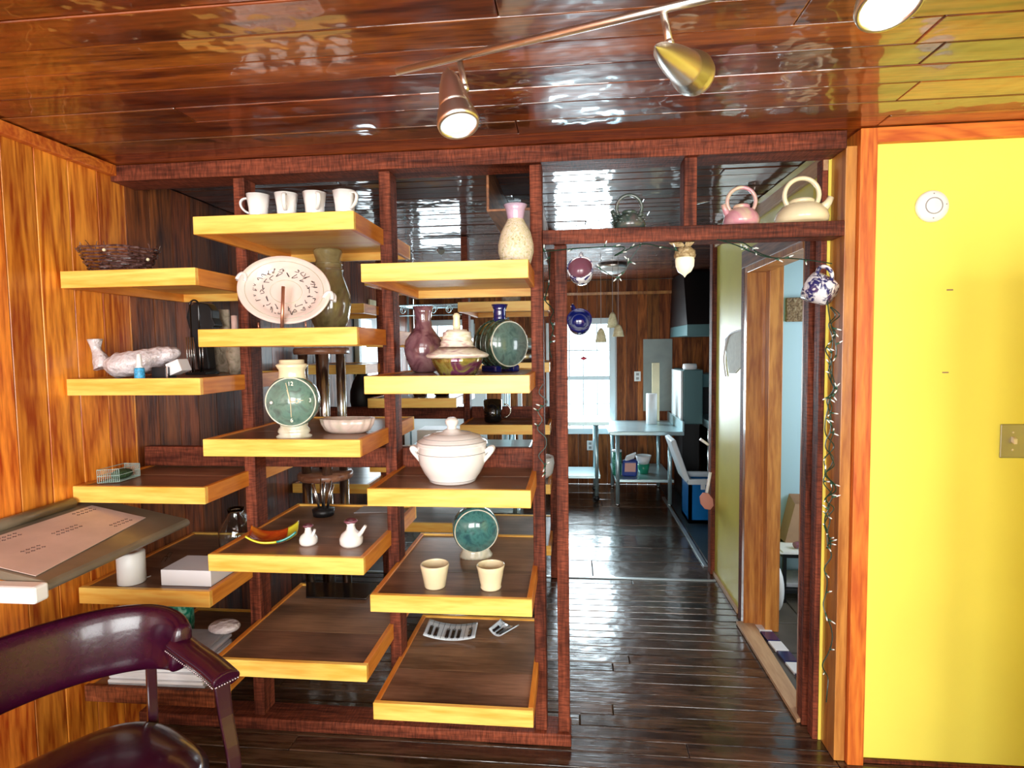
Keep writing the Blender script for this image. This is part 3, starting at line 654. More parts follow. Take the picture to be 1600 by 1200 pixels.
# speckled vase
c = pY(806, 408, 2.25); c = Vector((c.x+0.004, 2.14, Z4[0])); c.x = pY(806, 380, 2.14).x
r = thing('speckled_vase', 'speckled cream vase with violet flared neck on the top right shelf', 'vase', c)
MB().lathe([(0.001, 0), (0.040, 0), (0.052, 0.01), (0.064, 0.055), (0.064, 0.082), (0.054, 0.125), (0.036, 0.158), (0.029, 0.172)], c, 48, caps=False).build('body', 'speckled', r)
MB().lathe([(0.029, 0.171), (0.030, 0.18), (0.034, 0.205), (0.043, 0.222), (0.040, 0.223), (0.030, 0.205), (0.025, 0.18), (0.025, 0.172)], c, 48, caps=False).build('neck', 'violet_glaze', r)

# mauve bottle vase
c = pY(663, 575, 2.42); c = Vector((c.x, 2.42, Z4[1]))
tag(MB().lathe(wall_profile([(0.038, 0), (0.052, 0.008), (0.074, 0.05), (0.083, 0.098), (0.076, 0.135), (0.05, 0.17), (0.036, 0.19), (0.032, 0.22), (0.036, 0.25), (0.043, 0.275)], 0.005, 0.01), c, 48).build('mauve_vase', 'mauve_glaze'), 'glossy mauve bottle vase with round belly, left of the lidded raku jar', 'vase')

# raku lidded jar
c = pY(714, 585, 2.08); c = Vector((c.x, 2.09, Z4[1]))
r = thing('lidded_jar', 'raku jar with lustre bowl, wide flanged rim and cream stepped lid', 'jar', c)
MB().lathe([(0.001, 0), (0.062, 0), (0.072, 0.015), (0.088, 0.045), (0.094, 0.062), (0.088, 0.068), (0.001, 0.066)], c, 56).build('bowl', 'lustre', r)
MB().lathe([(0.088, 0.064), (0.109, 0.066), (0.114, 0.074), (0.108, 0.080), (0.080, 0.092), (0.062, 0.106), (0.060, 0.070)], c, 56, fn=lambda a, j: 1+0.012*math.sin(5*a), caps=False).build('shoulder', 'raku_top', r)
lid = MB().lathe([(0.066, 0.104), (0.058, 0.110), (0.060, 0.120), (0.052, 0.128), (0.054, 0.138), (0.050, 0.148), (0.052, 0.156), (0.040, 0.160), (0.036, 0.166), (0.012, 0.168), (0.001, 0.168)], c, 56, caps=False).build('lid', 'raku_top', r)
MB().lathe([(0.013, 0.166), (0.014, 0.18), (0.012, 0.205), (0.014, 0.215), (0.008, 0.224), (0.001, 0.226)], c, 20).build('knob', 'cream_glaze', lid)

# green round flask with blue neck
c = pY(782, 578, 2.42); c = Vector((c.x, 2.42, Z4[1]))
r, cc, Rx, Rz, body = moon_flask('round_flask', 'dark green drum-shaped flask with blue neck, right of the raku jar', c, 0.098, 0.13, 'green_face', 'green_glaze', 0.75, foot=(0.02,))
for dz in (-0.035, 0.0, 0.035):
    MB().tube([cc+Rx @ Vector((0.099*math.cos(a), 0.099*math.sin(a), dz)) for a in [2*PI*i/48 for i in range(48)]], 0.003, 6, closed=True).build('ridge', 'green_glaze', body)
MB().lathe([(0.030, 0), (0.026, 0.02), (0.025, 0.05), (0.035, 0.072), (0.030, 0.072), (0.020, 0.05), (0.001, 0.05)], c+Vector((0, 0, 0.205)), 32).build('neck', 'navy_glaze', r)
for sg in (-1, 1): MB().obox(c+Rz @ Vector((sg*0.045, 0, 0.014)), Rz @ Vector((0.018, 0, 0)), Rz @ Vector((0, 0.05, 0)), (0, 0, 0.014)).build('foot', 'navy_glaze', r, bevel=0.006)

# casserole
c = pY(706, 755, 2.12); c = Vector((c.x, 2.14, Z4[2]))
r = thing('casserole', 'large white lidded stoneware casserole with two loop handles', 'casserole', c)
MB().lathe([(0.001, 0), (0.078, 0), (0.086, 0.004), (0.088, 0.012), (0.105, 0.035), (0.122, 0.070), (0.128, 0.105), (0.127, 0.135), (0.132, 0.142), (0.120, 0.142), (0.118, 0.10), (0.08, 0.02), (0.001, 0.015)], c, 64).build('pot', 'white_glaze', r)
for q in (0.113, 0.012): MB().tube(arc(c+Vector((0, 0, q)), 0.1285 if q > 0.1 else 0.089, 0, 2*PI, 48, (1, 0, 0), (0, 1, 0))[:-1], 0.0012, 4, closed=True).build('groove', 'grey_line', r)
for q, rq in ((0.1525, 0.129), (0.166, 0.1075), (0.180, 0.0725)): MB().tube(arc(c+Vector((0, 0, q)), rq, 0, 2*PI, 48, (1, 0, 0), (0, 1, 0))[:-1], 0.0013, 4, closed=True).build('lid_groove', 'grey_line', r)
lid = MB().lathe([(0.131, 0.143), (0.129, 0.152), (0.112, 0.160), (0.104, 0.170), (0.070, 0.181), (0.035, 0.186), (0.030, 0.192), (0.016, 0.198), (0.001, 0.198)], c, 64, caps=False).build('lid', 'lid_glaze', r)
MB().lathe([(0.030, 0.188), (0.018, 0.198), (0.016, 0.206), (0.024, 0.216), (0.025, 0.228), (0.014, 0.238), (0.001, 0.239)], c, 32).build('knob', 'lid_glaze', lid)
for sg in (-1, 1):
    pts = bez([(sg*0.116, 0, 0.075), (sg*0.140, 0, 0.105), (sg*0.172, 0, 0.130), (sg*0.150, 0, 0.140), (sg*0.124, 0, 0.110)], 16)
    MB().tube([c+Vector(p_)+Vector((0, -0.012, 0)) for p_ in pts], 0.008, 8).tube([c+Vector(p_)+Vector((0, 0.012, 0)) for p_ in pts], 0.008, 8).build('handle', 'white_glaze', r)

# cups
def cup(label, px, py, Y, prof):
    c = pY(px, py, Y); c = Vector((c.x, Y, Z4[3]))
    o = MB().lathe(wall_profile(prof, 0.004, 0.008), c, 40).build('handleless_cup', 'cream_glaze')
    return tag(o, label, 'cup', 'cream cups on the right shelf')
cup('cream handleless cup with straight tapered wall, the left one of the pair', 680, 919, 2.085, [(0.037, 0), (0.039, 0.004), (0.047, 0.05), (0.053, 0.080), (0.052, 0.086)])
cup('cream handleless cup with flared lip, the right one of the pair', 767, 919, 2.085, [(0.036, 0), (0.039, 0.006), (0.037, 0.012), (0.045, 0.05), (0.048, 0.07), (0.052, 0.084), (0.051, 0.088)])
# teal flask
c = pY(741, 858, 2.36); c = Vector((c.x, 2.40, Z4[3]))
r, cc, Rx, Rz, body = moon_flask('round_flask', 'teal round ceramic flask with dripped foot standing behind the two cups', c, 0.096, 0.08, 'teal_glaze', 'teal_glaze', 0.25, foot=(0.03,))
MB().lathe([(0.001, 0), (0.066, 0), (0.068, 0.01), (0.058, 0.03), (0.054, 0.05), (0.001, 0.05)], c, 48, sy=0.6, rot=Rz, fn=lambda a, j: 1+(0.03*math.cos(24*a) if j < 3 else 0)).build('foot', 'pale_glaze', r)
MB().lathe([(0.025, 0), (0.024, 0.03), (0.030, 0.045), (0.024, 0.045), (0.001, 0.02)], c+Vector((0, 0, 0.215)), 32).build('neck', 'teal_glaze', r)

# piano key dishes
def piano(label, corners, nk, blacks):
    P = [pZ(x, y, Z4[4]+0.004) for x, y in corners]   # front-left, front-right, back-right, back-left
    cen = sum(P, Vector())/4; r = thing('piano_key_dish', label, 'dish', (cen.x, cen.y, Z4[4]), 'piano key dishes')
    def pt(u, v, dz=0):
        q = P[0].lerp(P[1], u).lerp(P[3].lerp(P[2], u), v)
        return Vector((q.x, q.y, Z4[4]+0.006+0.018*(2*u-1)**2+dz))
    MB().grid(lambda a, b: pt(a, b), 24, 6).build('white_keys', 'piano_white', r, solid=0.005)
    g = MB()
    for i in range(1, nk): g.tube([pt(i/nk, t/6, 0.003) for t in range(7)], 0.0009, 4)
    g.build('key_gap', 'ink', r)
    for b in blacks:
        w_ = 0.30/nk
        MB().grid(lambda a, v: pt(b/nk-w_+2*w_*a, 0.08+0.52*v, 0.005), 4, 6).build('black_key', 'black_key', r, solid=0.004)
piano('long curved dish painted as piano keys, on the lowest right shelf', [(661, 999), (742, 1003), (747, 979), (671, 974)], 9, [1, 2, 4, 5, 6, 8])
piano('short curved dish painted as piano keys, right of the long one', [(785, 998), (764, 989), (782, 974), (811, 983)], 4, [1, 2, 3])

# ------------------------------------------------------------ header teapots, hanging mugs, acorn lamp
ZH = 2.0505
def teapot(label, px, Y, r_, h_, mat, lidm, hr, side, ring_mat=None, squat=1.0):
    c = pY(px, 350, Y); c = Vector((c.x, Y, ZH)); r = thing('teapot', label, 'teapot', c)
    MB().lathe([(0.001, 0), (r_*0.86, 0), (r_*0.97, h_*0.08), (r_, h_*0.28), (r_*0.93, h_*0.55), (r_*0.72, h_*0.85), (r_*0.45, h_), (0.001, h_)], c, 48).build('body', mat, r)
    MB().lathe([(r_*0.45, h_*0.97), (r_*0.47, h_*1.12), (r_*0.38, h_*1.2), (r_*0.1, h_*1.24), (0.001, h_*1.24)], c, 32).build('lid', lidm, r)
    hc = c+Vector((0, 0, h_*0.95+hr*0.55))
    MB().tube(arc(hc, hr, -0.25*PI, 1.25*PI, 24, (1, 0, 0), (0, 0, 1)), hr*0.14, 10).build('handle', mat, r)
    s0 = c+Vector((side*r_*0.72, 0, h_*0.60)); s1 = c+Vector((side*r_*0.95, -0.01, h_*0.95)); s2 = c+Vector((side*r_*1.06, -0.012, h_*1.22))
    MB().tube([s0, s1, s2], [r_*0.24, r_*0.15, r_*0.12], 12).build('spout', mat, r)
    return r, c
r, c = teapot('dark green teapot with round hoop handle and applied leaves, on the header beam', 983, 2.335, 0.062, 0.060, 'dark_teapot', 'dark_teapot', 0.048, -1)
lf = MB()
for i in range(22):
    a = random.uniform(PI, 2*PI); zz = random.uniform(0.02, 0.055); lf.ball(c+Vector((0.057*math.cos(a), 0.054*math.sin(a), zz)), 0.008, 8, sx=1.3, sz=0.6)
lf.build('leaves', 'dark_teapot', r)
teapot('pink and cream teapot with brown hoop handle, middle of the header beam', 1158, 2.335, 0.066, 0.066, 'pink_glaze', 'pink_glaze', 0.052, -1)
teapot('large cream squat teapot with tall hoop handle, at the right of the header', 1252, 2.335, 0.094, 0.076, 'cream_glaze', 'cream_glaze', 0.062, 1)

def hanging_mug(label, c, R, h, mat, inner, rot, handle_dir, group=None):
    r = thing('hanging_mug', label, 'mug', c); c = Vector(c)
    MB().lathe([(0.001, 0), (R*0.72, 0), (R*0.86, h*0.2), (R*0.95, h*0.6), (R, h), (R*0.92, h), (R*0.86, h*0.6), (R*0.7, h*0.1), (0.001, h*0.08)], c, 40, rot=rot, caps=False).build('cup', mat, r)
    MB().lathe([(R*0.90, h*0.97), (R*0.84, h*0.6), (R*0.66, h*0.12), (0.001, h*0.10)], c, 40, rot=rot, caps=False).build('inside', inner, r)
    pts = bez([(R*0.9, 0, h*0.85), (R*2.0, 0, h*0.95), (R*1.8, 0, h*0.1), (R*0.82, 0, h*0.2)], 14)
    Rh = rot @ Matrix.Rotation(handle_dir, 3, 'Z')
    MB().tube([c+Rh @ p_ for p_ in pts], R*0.13, 8).build('handle', mat, r)
    return r
def aim(d, ref=(0, 0, 1)): return Vector(d).to_track_quat('Z', 'Y').to_matrix()
hanging_mug('white patterned mug hanging mouth-down from the slim post under the header', pY(909, 434, 2.34), 0.050, 0.07, 'blue_white', 'mauve_rim', aim((-0.1, -0.85, 0.45)), math.radians(90))
hanging_mug('dark navy mug hanging beside the slim post, below the patterned mug', pY(905, 511, 2.34), 0.048, 0.065, 'navy_glaze', 'navy_glaze', aim((0.0, -0.85, 0.40)), math.radians(110))
hanging_mug('white mug with dark leaf pattern hanging upside down at the right jamb', pY(1300, 460, 2.26), 0.058, 0.085, 'blue_white', 'white_glaze', aim((-0.62, 0.55, 0.42)), math.radians(60))

ac = pY(1070, 405, 2.33); r = thing('acorn_lamp', 'cream glass acorn lamp with leafy brown cap hanging under the header', 'lamp', (ac.x, 2.33, 1.995))
a0 = Vector((ac.x, 2.33, 0)); zt = pY(1070, 402, 2.33).z
MB().lathe([(0.034, 0), (0.036, -0.012), (0.034, -0.035), (0.024, -0.055), (0.008, -0.066), (0.001, -0.076)], a0+Vector((0, 0, zt)), 32).build('glass', 'acorn_glass', r)
MB().lathe([(0.038, -0.002), (0.040, 0.008), (0.036, 0.024), (0.022, 0.038), (0.001, 0.042)], a0+Vector((0, 0, zt)), 24, fn=lambda a, j: 1+0.06*math.sin(9*a+j*2)).build('cap', 'acorn_cap', r)
for sg, dx in ((-1, 0.06), (1, 0.035), (0.4, 0.02)):
    q = a0+Vector((0, 0, zt+0.034))
    MB().grid(lambda u, v: q+Vector((sg*dx*u*1.1, -0.012*math.sin(PI*u)*(1 if v > .5 else .2), 0.010+0.016*u+(v-0.5)*0.024*math.sin(PI*min(1, u*0.95+0.05)))), 8, 4).build('leaf', 'acorn_cap', r, solid=0.002)
MB().tube([a0+Vector((0, 0, zt+0.04)), a0+Vector((0, 0, 1.996))], 0.003, 6).build('stem', 'lamp_dark', r)

# ------------------------------------------------------------ string lights
def light_string(label, paths, nb, group=None):
    P0 = Vector(paths[0][0]); r = thing('string_lights', label, 'string lights', P0)
    w = MB(); allp = []
    for pth in paths:
        sp = smooth_path(pth, 6); w.tube(sp, 0.0022, 5); allp += sp
    w.build('wire', 'wire_green', r)
    for i in range(nb):
        p = random.choice(allp); d = Vector((random.uniform(-1, 1), random.uniform(-1, 0.1), random.uniform(-0.6, 0.8))).normalized()
        b = MB().tube([p, p+d*0.014], 0.0032, 6).build('bulb_socket', 'bulb_socket', r)
        MB().tube([p+d*0.013, p+d*0.024, p+d*0.03], [0.0028, 0.0028, 0.0005], 6).build('bulb', 'bulb', b)
    return r
Yh = 2.27
hp = [(850, 393), (905, 388), (975, 386), (960, 400), (1000, 382), (1030, 385), (1060, 392)]
hp2 = [(1000, 385), (985, 405), (975, 425), (960, 432), (930, 415)]
light_string('green wired fairy lights drooping under the left half of the header beam', [[pY(x, y, Yh) for x, y in hp], [pY(x, y, 2.33) for x, y in hp2]], 16)
hp3 = [(1120, 374), (1150, 383), (1170, 392), (1200, 402), (1240, 404), (1275, 408), (1300, 412)]
hp4 = [(1130, 376), (1160, 379), (1185, 395), (1215, 405)]
light_string('green wired fairy lights swagged from the header to the right jamb', [[pY(x, y, Yh) for x, y in hp3], [pY(x, y, 2.28) for x, y in hp4]], 12)
jp = []
for i in range(34): jp.append(pY(1299+random.uniform(-9, 7)-i*0.2, 470+i*19, 2.275-random.uniform(0, 0.02)))
jp2 = []
for i in range(30): jp2.append(pY(1301+random.uniform(-8, 6)-i*0.2, 480+i*13, 2.27-random.uniform(0, 0.02)))
light_string('tangled green fairy lights running down the right jamb of the opening', [jp, jp2, [p+Vector((random.uniform(-.012, .012), -0.012, 0)) for p in jp2]], 46)
kp = [pY(858+random.uniform(-7, 7), 395+i*15, 2.37+random.uniform(-0.01, 0.01)) for i in range(12)]
light_string('short tangle of fairy lights hanging between the two right posts', [kp], 9)
kp = [pY(846+random.uniform(-9, 9), 600+i*14, 2.275) for i in range(11)]
light_string('pale fairy light strand stapled to the last shelf post', [kp], 6)

# ------------------------------------------------------------ track light
zr = 2.285
A = pZ(620, 112, zr); B = pZ(1105, -2, zr); D = (B-A); Bx = A+D*1.75
r = thing('track_light', 'brushed nickel ceiling bar lamp with three bullet-shaped spot heads', 'ceiling light', (A.x, A.y, CZ))
MB().tube([A, Bx], 0.0085, 12).build('bar', 'nickel', r)
MB().lathe([(0.001, 0), (0.055, 0), (0.06, -0.01), (0.05, -0.02), (0.001, -0.02)], A.lerp(Bx, 0.62)+Vector((0, 0, CZ-zr)), 32).tube([A.lerp(Bx, 0.62), A.lerp(Bx, 0.62)+Vector((0, 0, CZ-zr-0.01))], 0.008, 10).build('canopy', 'nickel', r)
def head(att, foot_px, zf, tip_px, tip_z, mouth_px, mouth_z):
    a = pZ(att[0], att[1], zr); f = pZ(foot_px[0], foot_px[1], zf)
    tip = pZ(tip_px[0], tip_px[1], tip_z); mo = pZ(mouth_px[0], mouth_px[1], mouth_z)
    d = (mo-tip); Lh = d.length; R_ = aim(d)
    st_ = MB().tube([a, f], 0.0075, 10).build('stem', 'nickel', r)
    hb = MB().lathe([(r_*1.32, z_) for r_, z_ in ((0.001, 0), (0.006, 0.012), (0.013, Lh*0.14), (0.019, Lh*0.30), (0.024, Lh*0.48), (0.027, Lh*0.65), (0.028, Lh*0.70), (0.0262, Lh*0.715), (0.0305, Lh*0.74), (0.0282, Lh*0.775), (0.0325, Lh*0.80), (0.030, Lh*0.835), (0.0345, Lh*0.86), (0.032, Lh*0.895), (0.036, Lh*0.93), (0.0345, Lh), (0.031, Lh), (0.030, Lh*0.95))], tip, 36, rot=R_, caps=False).build('spot_head', 'nickel', r)
    MB().lathe([(0.001, Lh*0.93), (0.0395, Lh*0.95), (0.0395, Lh*0.97), (0.001, Lh*0.955)], tip, 36, rot=R_).build('lens', 'lens', hb)
    MB().ball(f, 0.010, 12).build('joint', 'nickel', hb)
head((718, 95), (727, 138), 2.20, (699, 106), 2.235, (717, 197), 2.09)
head((1036, 17), (1046, 68), 2.20, (1024, 73), 2.165, (1086, 117), 2.225)
head((1330, -70), (1350, -40), 2.19, (1370, -80), 2.21, (1391, 11), 2.10)

# ------------------------------------------------------------ yellow wall fittings
c = pY(1455, 323, 2.299); c.y = 2.2995
r = thing('alarm_sensor', 'round white smoke detector on the yellow wall', 'smoke detector', c)
Ry = Matrix.Rotation(PI/2, 3, 'X')
MB().lathe([(0.001, 0), (0.056, 0), (0.057, 0.006), (0.052, 0.014), (0.034, 0.018), (0.001, 0.020)], c, 48, rot=Ry).build('cover', 'white_plastic', r)
MB().tube([c+Ry @ Vector((0.028*math.cos(a), 0.028*math.sin(a), 0.019)) for a in [2*PI*i/36 for i in range(36)]], 0.002, 6, closed=True).build('ring', 'grey_line', r)
for a in (PI/2, -PI/2, 0.1): MB().ball(c+Ry @ Vector((0.043*math.cos(a), 0.043*math.sin(a), 0.015)), 0.003, 8).build('screw', 'grey_line', r)
c = pY(1581, 689, 2.299); c.y = 2.2995
r = thing('switch_plate', 'metal light switch plate at the right of the yellow wall', 'light switch', c)
MB().box(c.x-0.042, c.x+0.042, c.y-0.006, c.y, c.z-0.062, c.z+0.062).build('plate', 'plate_steel', r, bevel=0.004)
MB().obox(c+Vector((0, -0.012, 0.004)), (0.006, 0, 0), (0, 0.009, 0.004), (0, 0, 0.010)).build('toggle', 'cream_glaze', r, bevel=0.002)
for s_ in (-1, 1): MB().ball(c+Vector((0, -0.006, s_*0.032)), 0.004, 8, sy=0.5).build('screw', 'cream_glaze', r)
for i, (x, y) in enumerate(((1484, 453), (1477, 582))):
    q = pY(x, y, 2.2995); tag(MB().box(q.x-0.011, q.x+0.011, 2.2975, 2.2995, q.z-0.0025, q.z+0.0025).build('wall_scuff', 'brown_paper', bevel=0.001), ('small brown scuff on the yellow wall, the upper of the two', 'small brown scuff on the yellow wall, the lower of the two')[i], 'mark')

# torn patch on the hall wall
pts = [(1133, 530), (1143, 521), (1168, 515), (1168, 575), (1160, 572), (1150, 583), (1140, 583), (1136, 560)]
PP = [pX(x, y, XH-0.0005) for x, y in pts]
tp = thing('torn_wall_patch', 'pale torn patch of wall covering with curled edge beside the door frame', 'wall patch', PP[0])
MB().prism(PP, (-0.003, 0, 0)).build('bare_patch', 'torn_plaster', tp)
MB().tube(smooth_path([pX(x, y, XH-0.008) for x, y in ((1134, 588), (1131, 560), (1137, 528), (1150, 518), (1169, 515))], 5), 0.005, 6).build('peeling_edge', 'cardboard_white', tp)

# plank and mosaic at the door sill
P = [pZ(x, y, 0.012) for x, y in ((1150, 972), (1245, 1126), (1270, 1122), (1176, 972))]
tag(MB().prism([(q.x, q.y, 0.001) for q in P], (0, 0, 0.018)).build('floor_plank', 'light_plank', bevel=0.002), 'loose pale wooden plank lying along the doorway floor', 'plank')
mb = MB(); r = thing('mosaic_strip', 'broken black and white mosaic tiles beside the loose plank', 'tiles', (1.06, 3.0, 0))
a0 = pZ(1180, 975, 0); a1 = pZ(1262, 1075, 0)
for i in range(6):
    q = a0.lerp(a1, (i+0.5)/6); e = (a1-a0)/6*0.46
    MB().obox((q.x+0.02, q.y, 0.006), (0.034, 0, 0), (e.x, e.y, 0), (0, 0, 0.006)).build('tile', 'white_plastic' if i % 2 == 0 else 'navy_glaze', r, bevel=0.002)
# blue room contents
q = pY(1244, 484, 4.055); tag(MB().box(q.x-0.068, q.x+0.068, 4.03, 4.058, q.z-0.078, q.z+0.078).build('woven_art', 'woven_art', bevel=0.004), 'small square brown textured art tile on the blue wall', 'wall art')
c = pZ(1240, 935, 0.0)
r = thing('side_table', 'black two-tier side table holding papers in the blue room', 'table', (1.62, 3.85, 0))
MB().box(1.285, 1.875, 3.72, 4.03, 0.285, 0.31).build('top', 'black', r, bevel=0.003)
MB().box(1.285, 1.875, 3.72, 4.03, 0.06, 0.085).build('lower_shelf', 'black', r, bevel=0.003)
for x in (1.290, 1.850):
    for y in (3.725, 4.005): MB().box(x, x+0.02, y, y+0.02, 0, 0.285).build('leg', 'black', r)
tag(MB().box(1.265, 1.545, 3.71, 3.93, 0.312, 0.318).box(1.285, 1.525, 3.72, 3.90, 0.319, 0.324).build('paper_sheets', 'paper'), 'white papers lying on top of the black side table', 'papers')
tag(MB().tube(bez([(1.375, 3.78, 0.345), (1.425, 3.8, 0.36), (1.475, 3.74, 0.345)], 8), 0.02, 10).build('red_pouch', 'mauve_rim'), 'dark red pouch on the papers of the side table', 'pouch')
tag(MB().tube(bez([(1.475, 3.80, 0.345), (1.525, 3.84, 0.36), (1.585, 3.76, 0.345)], 8), 0.02, 10).build('crumpled_tissue', 'white_plastic'), 'crumpled white tissue on the papers of the side table', 'tissue')
tag(MB().box(1.317, 1.625, 3.752, 3.98, 0.087, 0.115).build('magazine_pile', 'paper_grey', bevel=0.006), 'glossy magazines on the lower tier of the black side table', 'magazines')
pb = thing('paper_bag', 'brown paper bag on the side table against the blue wall', 'bag', (1.525, 3.96, 0.31))
b0 = [(1.36, 3.90), (1.62, 3.90), (1.62, 4.02), (1.36, 4.02)]; t0_ = [(1.43, 3.93), (1.63, 3.95), (1.64, 4.03), (1.43, 4.04)]
mb = MB(); k = len(mb.v)
for x, y in b0: mb.v.append(Vector((x, y, 0.325)))
for i, (x, y) in enumerate(t0_): mb.v.append(Vector((x, y, 0.57+(0.04 if i in (2, 3) else 0))))
mb.quad_faces(0, [(3, 2, 1, 0), (0, 1, 5, 4), (1, 2, 6, 5), (2, 3, 7, 6), (3, 0, 4, 7)])
mb.build('bag_body', 'brown_paper', pb, solid=0.003)
tag(MB().ball((1.205, 3.60, 0.145), 0.09, 20, sx=0.45, sz=1.6).build('white_bin', 'white_plastic'), 'white rounded bin edge just inside the doorway', 'bin')

# ------------------------------------------------------------ kitchen
def steel_table(label, x0, x1, y0, y1, zt, back=True, wheels=False, splash_right=True):
    r = thing('steel_table', label, 'table', ((x0+x1)/2, (y0+y1)/2, 0))
    MB().box(x0, x1, y0, y1, zt-0.04, zt).build('table_top', 'bluesteel', r, bevel=0.006)
    if splash_right: MB().box(x1-0.02, x1, y0, y1, zt+0.001, zt+0.10).build('backsplash', 'bluesteel', r, bevel=0.003)
    MB().box(x0+0.06, x1-0.09, y0+0.04, y1-0.04, 0.24, 0.27).build('lower_shelf', 'bluesteel', r, bevel=0.004)
    for x in (x0+0.085, x1-0.13):
        for y in (y0+0.05, y1-0.06):
            l = MB().tube([(x, y, 0.06 if wheels else 0.02), (x, y, zt-0.04)], 0.021, 14).build('leg', 'bluesteel', r)
            if wheels: MB().lathe([(0.001, -0.012), (0.03, -0.012), (0.03, 0.012), (0.001, 0.012)], (x, y, 0.031), 16, rot=Matrix.Rotation(PI/2, 3, 'X')).build('caster', 'black', l)
            else: MB().lathe([(0.014, 0.0), (0.018, 0.02)], (x, y, 0.001), 12).build('foot', 'steel', l)
    return r
steel_table('stainless steel work table with splash edge below the kitchen wall panel', 0.36, 1.09, 5.90, 6.82, 0.76)
steel_table('stainless steel rolling table in front of the kitchen window', -0.75, 0.37, 6.05, 6.60, 0.84, wheels=True, splash_right=False)
def P(x, y, Y): return pY(x, y, Y)
# wall panel, roll, box, outlet plates
q0 = P(1005, 530, 6.89); q1 = P(1050, 650, 6.89)
tag(MB().box(q0.x, q1.x, 6.88, 6.898, 0.86, q0.z).build('wall_panel', 'cloudy_panel', bevel=0.002), 'grey metal splash panel on the back wall above the steel table', 'panel')
q = P(1018, 648, 6.5); tag(MB().lathe([(0.001, 0), (0.058, 0), (0.058, 0.33), (0.02, 0.33), (0.001, 0.32)], (q.x, 6.5, 0.762), 28).build('paper_roll', 'white_plastic'), 'tall white paper towel roll standing on the steel table', 'paper roll')
ap = thing('countertop_appliance', 'pale upright appliance with dark green side beside the paper roll', 'appliance', (1.09, 6.45, 0.0))
q0 = P(1032, 573, 6.25); q1 = P(1068, 640, 6.25)
MB().box(1.125, 1.32, 6.15, 6.75, 0.80, 1.36).build('case', 'teal_metal', ap, bevel=0.01)
MB().box(1.098, 1.124, 6.16, 6.74, 0.81, 1.35).build('front', 'white_paint', ap, bevel=0.008)
MB().box(1.13, 1.30, 6.22, 6.70, 0.0, 0.80).build('base', 'black', ap)
q = P(1063, 569, 6.25); tag(MB().lathe([(0.001, 0), (0.06, 0), (0.066, 0.02), (0.062, 0.055), (0.05, 0.06), (0.001, 0.06)], (1.20, 6.22, 1.361), 24, sx=1.1).build('white_bowl', 'white_plastic'), 'white plastic bowl upside down on top of the pale appliance', 'bowl')
q = P(1022, 580, 6.8); tag(MB().box(q.x-0.03, q.x+0.05, 6.72, 6.78, 1.12, 1.42).box(q.x-0.03, q.x+0.05, 6.72, 6.78, 0.762, 1.12).build('menu_board', 'cream_glaze', bevel=0.003), 'narrow cream board leaning behind the paper roll', 'board')
def outlet(px, py, Y, lab):
    q = P(px, py, Y); r = thing('wall_outlet', lab, 'outlet', (q.x, Y, q.z))
    MB().box(q.x-0.037, q.x+0.037, Y-0.006, Y, q.z-0.057, q.z+0.057).build('plate', 'white_plastic', r, bevel=0.003)
    for s_ in (-1, 1): MB().box(q.x-0.016, q.x+0.016, Y-0.009, Y-0.0065, q.z+s_*0.024-0.014, q.z+s_*0.024+0.014).build('socket', 'grey_line', r, bevel=0.003)
outlet(996, 588, 6.899, 'white wall outlet beside the grey splash panel')
outlet(922, 696, 6.899, 'white wall outlet low on the wall under the kitchen window')
# hood and range
r = thing('range_hood', 'dark range hood with teal metal lip in the right kitchen corner', 'range hood', (1.5, 6.0, 1.70))
q0 = P(1073, 507, 5.9); q1 = P(1107, 524, 5.9)
MB().box(q0.x, 2.3, 5.88, 6.88, q1.z, q0.z).build('lip', 'teal_metal', r, bevel=0.003)
mb = MB(); z0, z1 = q0.z+0.001, 2.36
for z, a, b in ((z0, q0.x, 5.88), (z1, q0.x+0.04, 6.2)):
    for (x, y) in ((a, b), (2.3, b), (2.3, 6.88), (a, 6.88)): mb.v.append(Vector((x, y, z)))
mb.v[4].x = mb.v[7].x = q0.x+0.02; mb.v[7].y = 6.88
mb.quad_faces(0, [(3, 2, 1, 0), (4, 5, 6, 7), (0, 1, 5, 4), (1, 2, 6, 5), (2, 3, 7, 6), (3, 0, 4, 7)])
mb.build('canopy', 'black', r)
r = thing('kitchen_range', 'black commercial range with teal shelf strips in the right kitchen corner', 'range', (1.7, 6.1, 0))
q0 = P(1068, 587, 5.9)
MB().box(1.33, 2.3, 5.95, 6.85, 0.78, 0.86).build('cooktop', 'bluesteel', r, bevel=0.004)
MB().box(1.33, 2.3, 6.60, 6.85, 0.861, 1.16).build('back_guard', 'black', r)
MB().box(1.33, 2.3, 6.45, 6.85, 1.161, 1.30).build('high_shelf', 'teal_metal', r, bevel=0.003)
MB().box(1.36, 2.3, 6.0, 6.8, 0.06, 0.779).build('oven', 'black_gloss', r)
for z in (0.45, 0.62): MB().tube([(1.40, 5.975, z), (2.2, 5.975, z)], 0.012, 8).build('oven_handle', 'steel', r)
MB().tube([(1.345, 5.97, 0.0), (1.345, 5.97, 0.78)], 0.018, 10).build('leg', 'steel', r)
MB().box(1.36, 2.3, 6.0, 6.8, 0.0, 0.05).build('plinth', 'black', r)
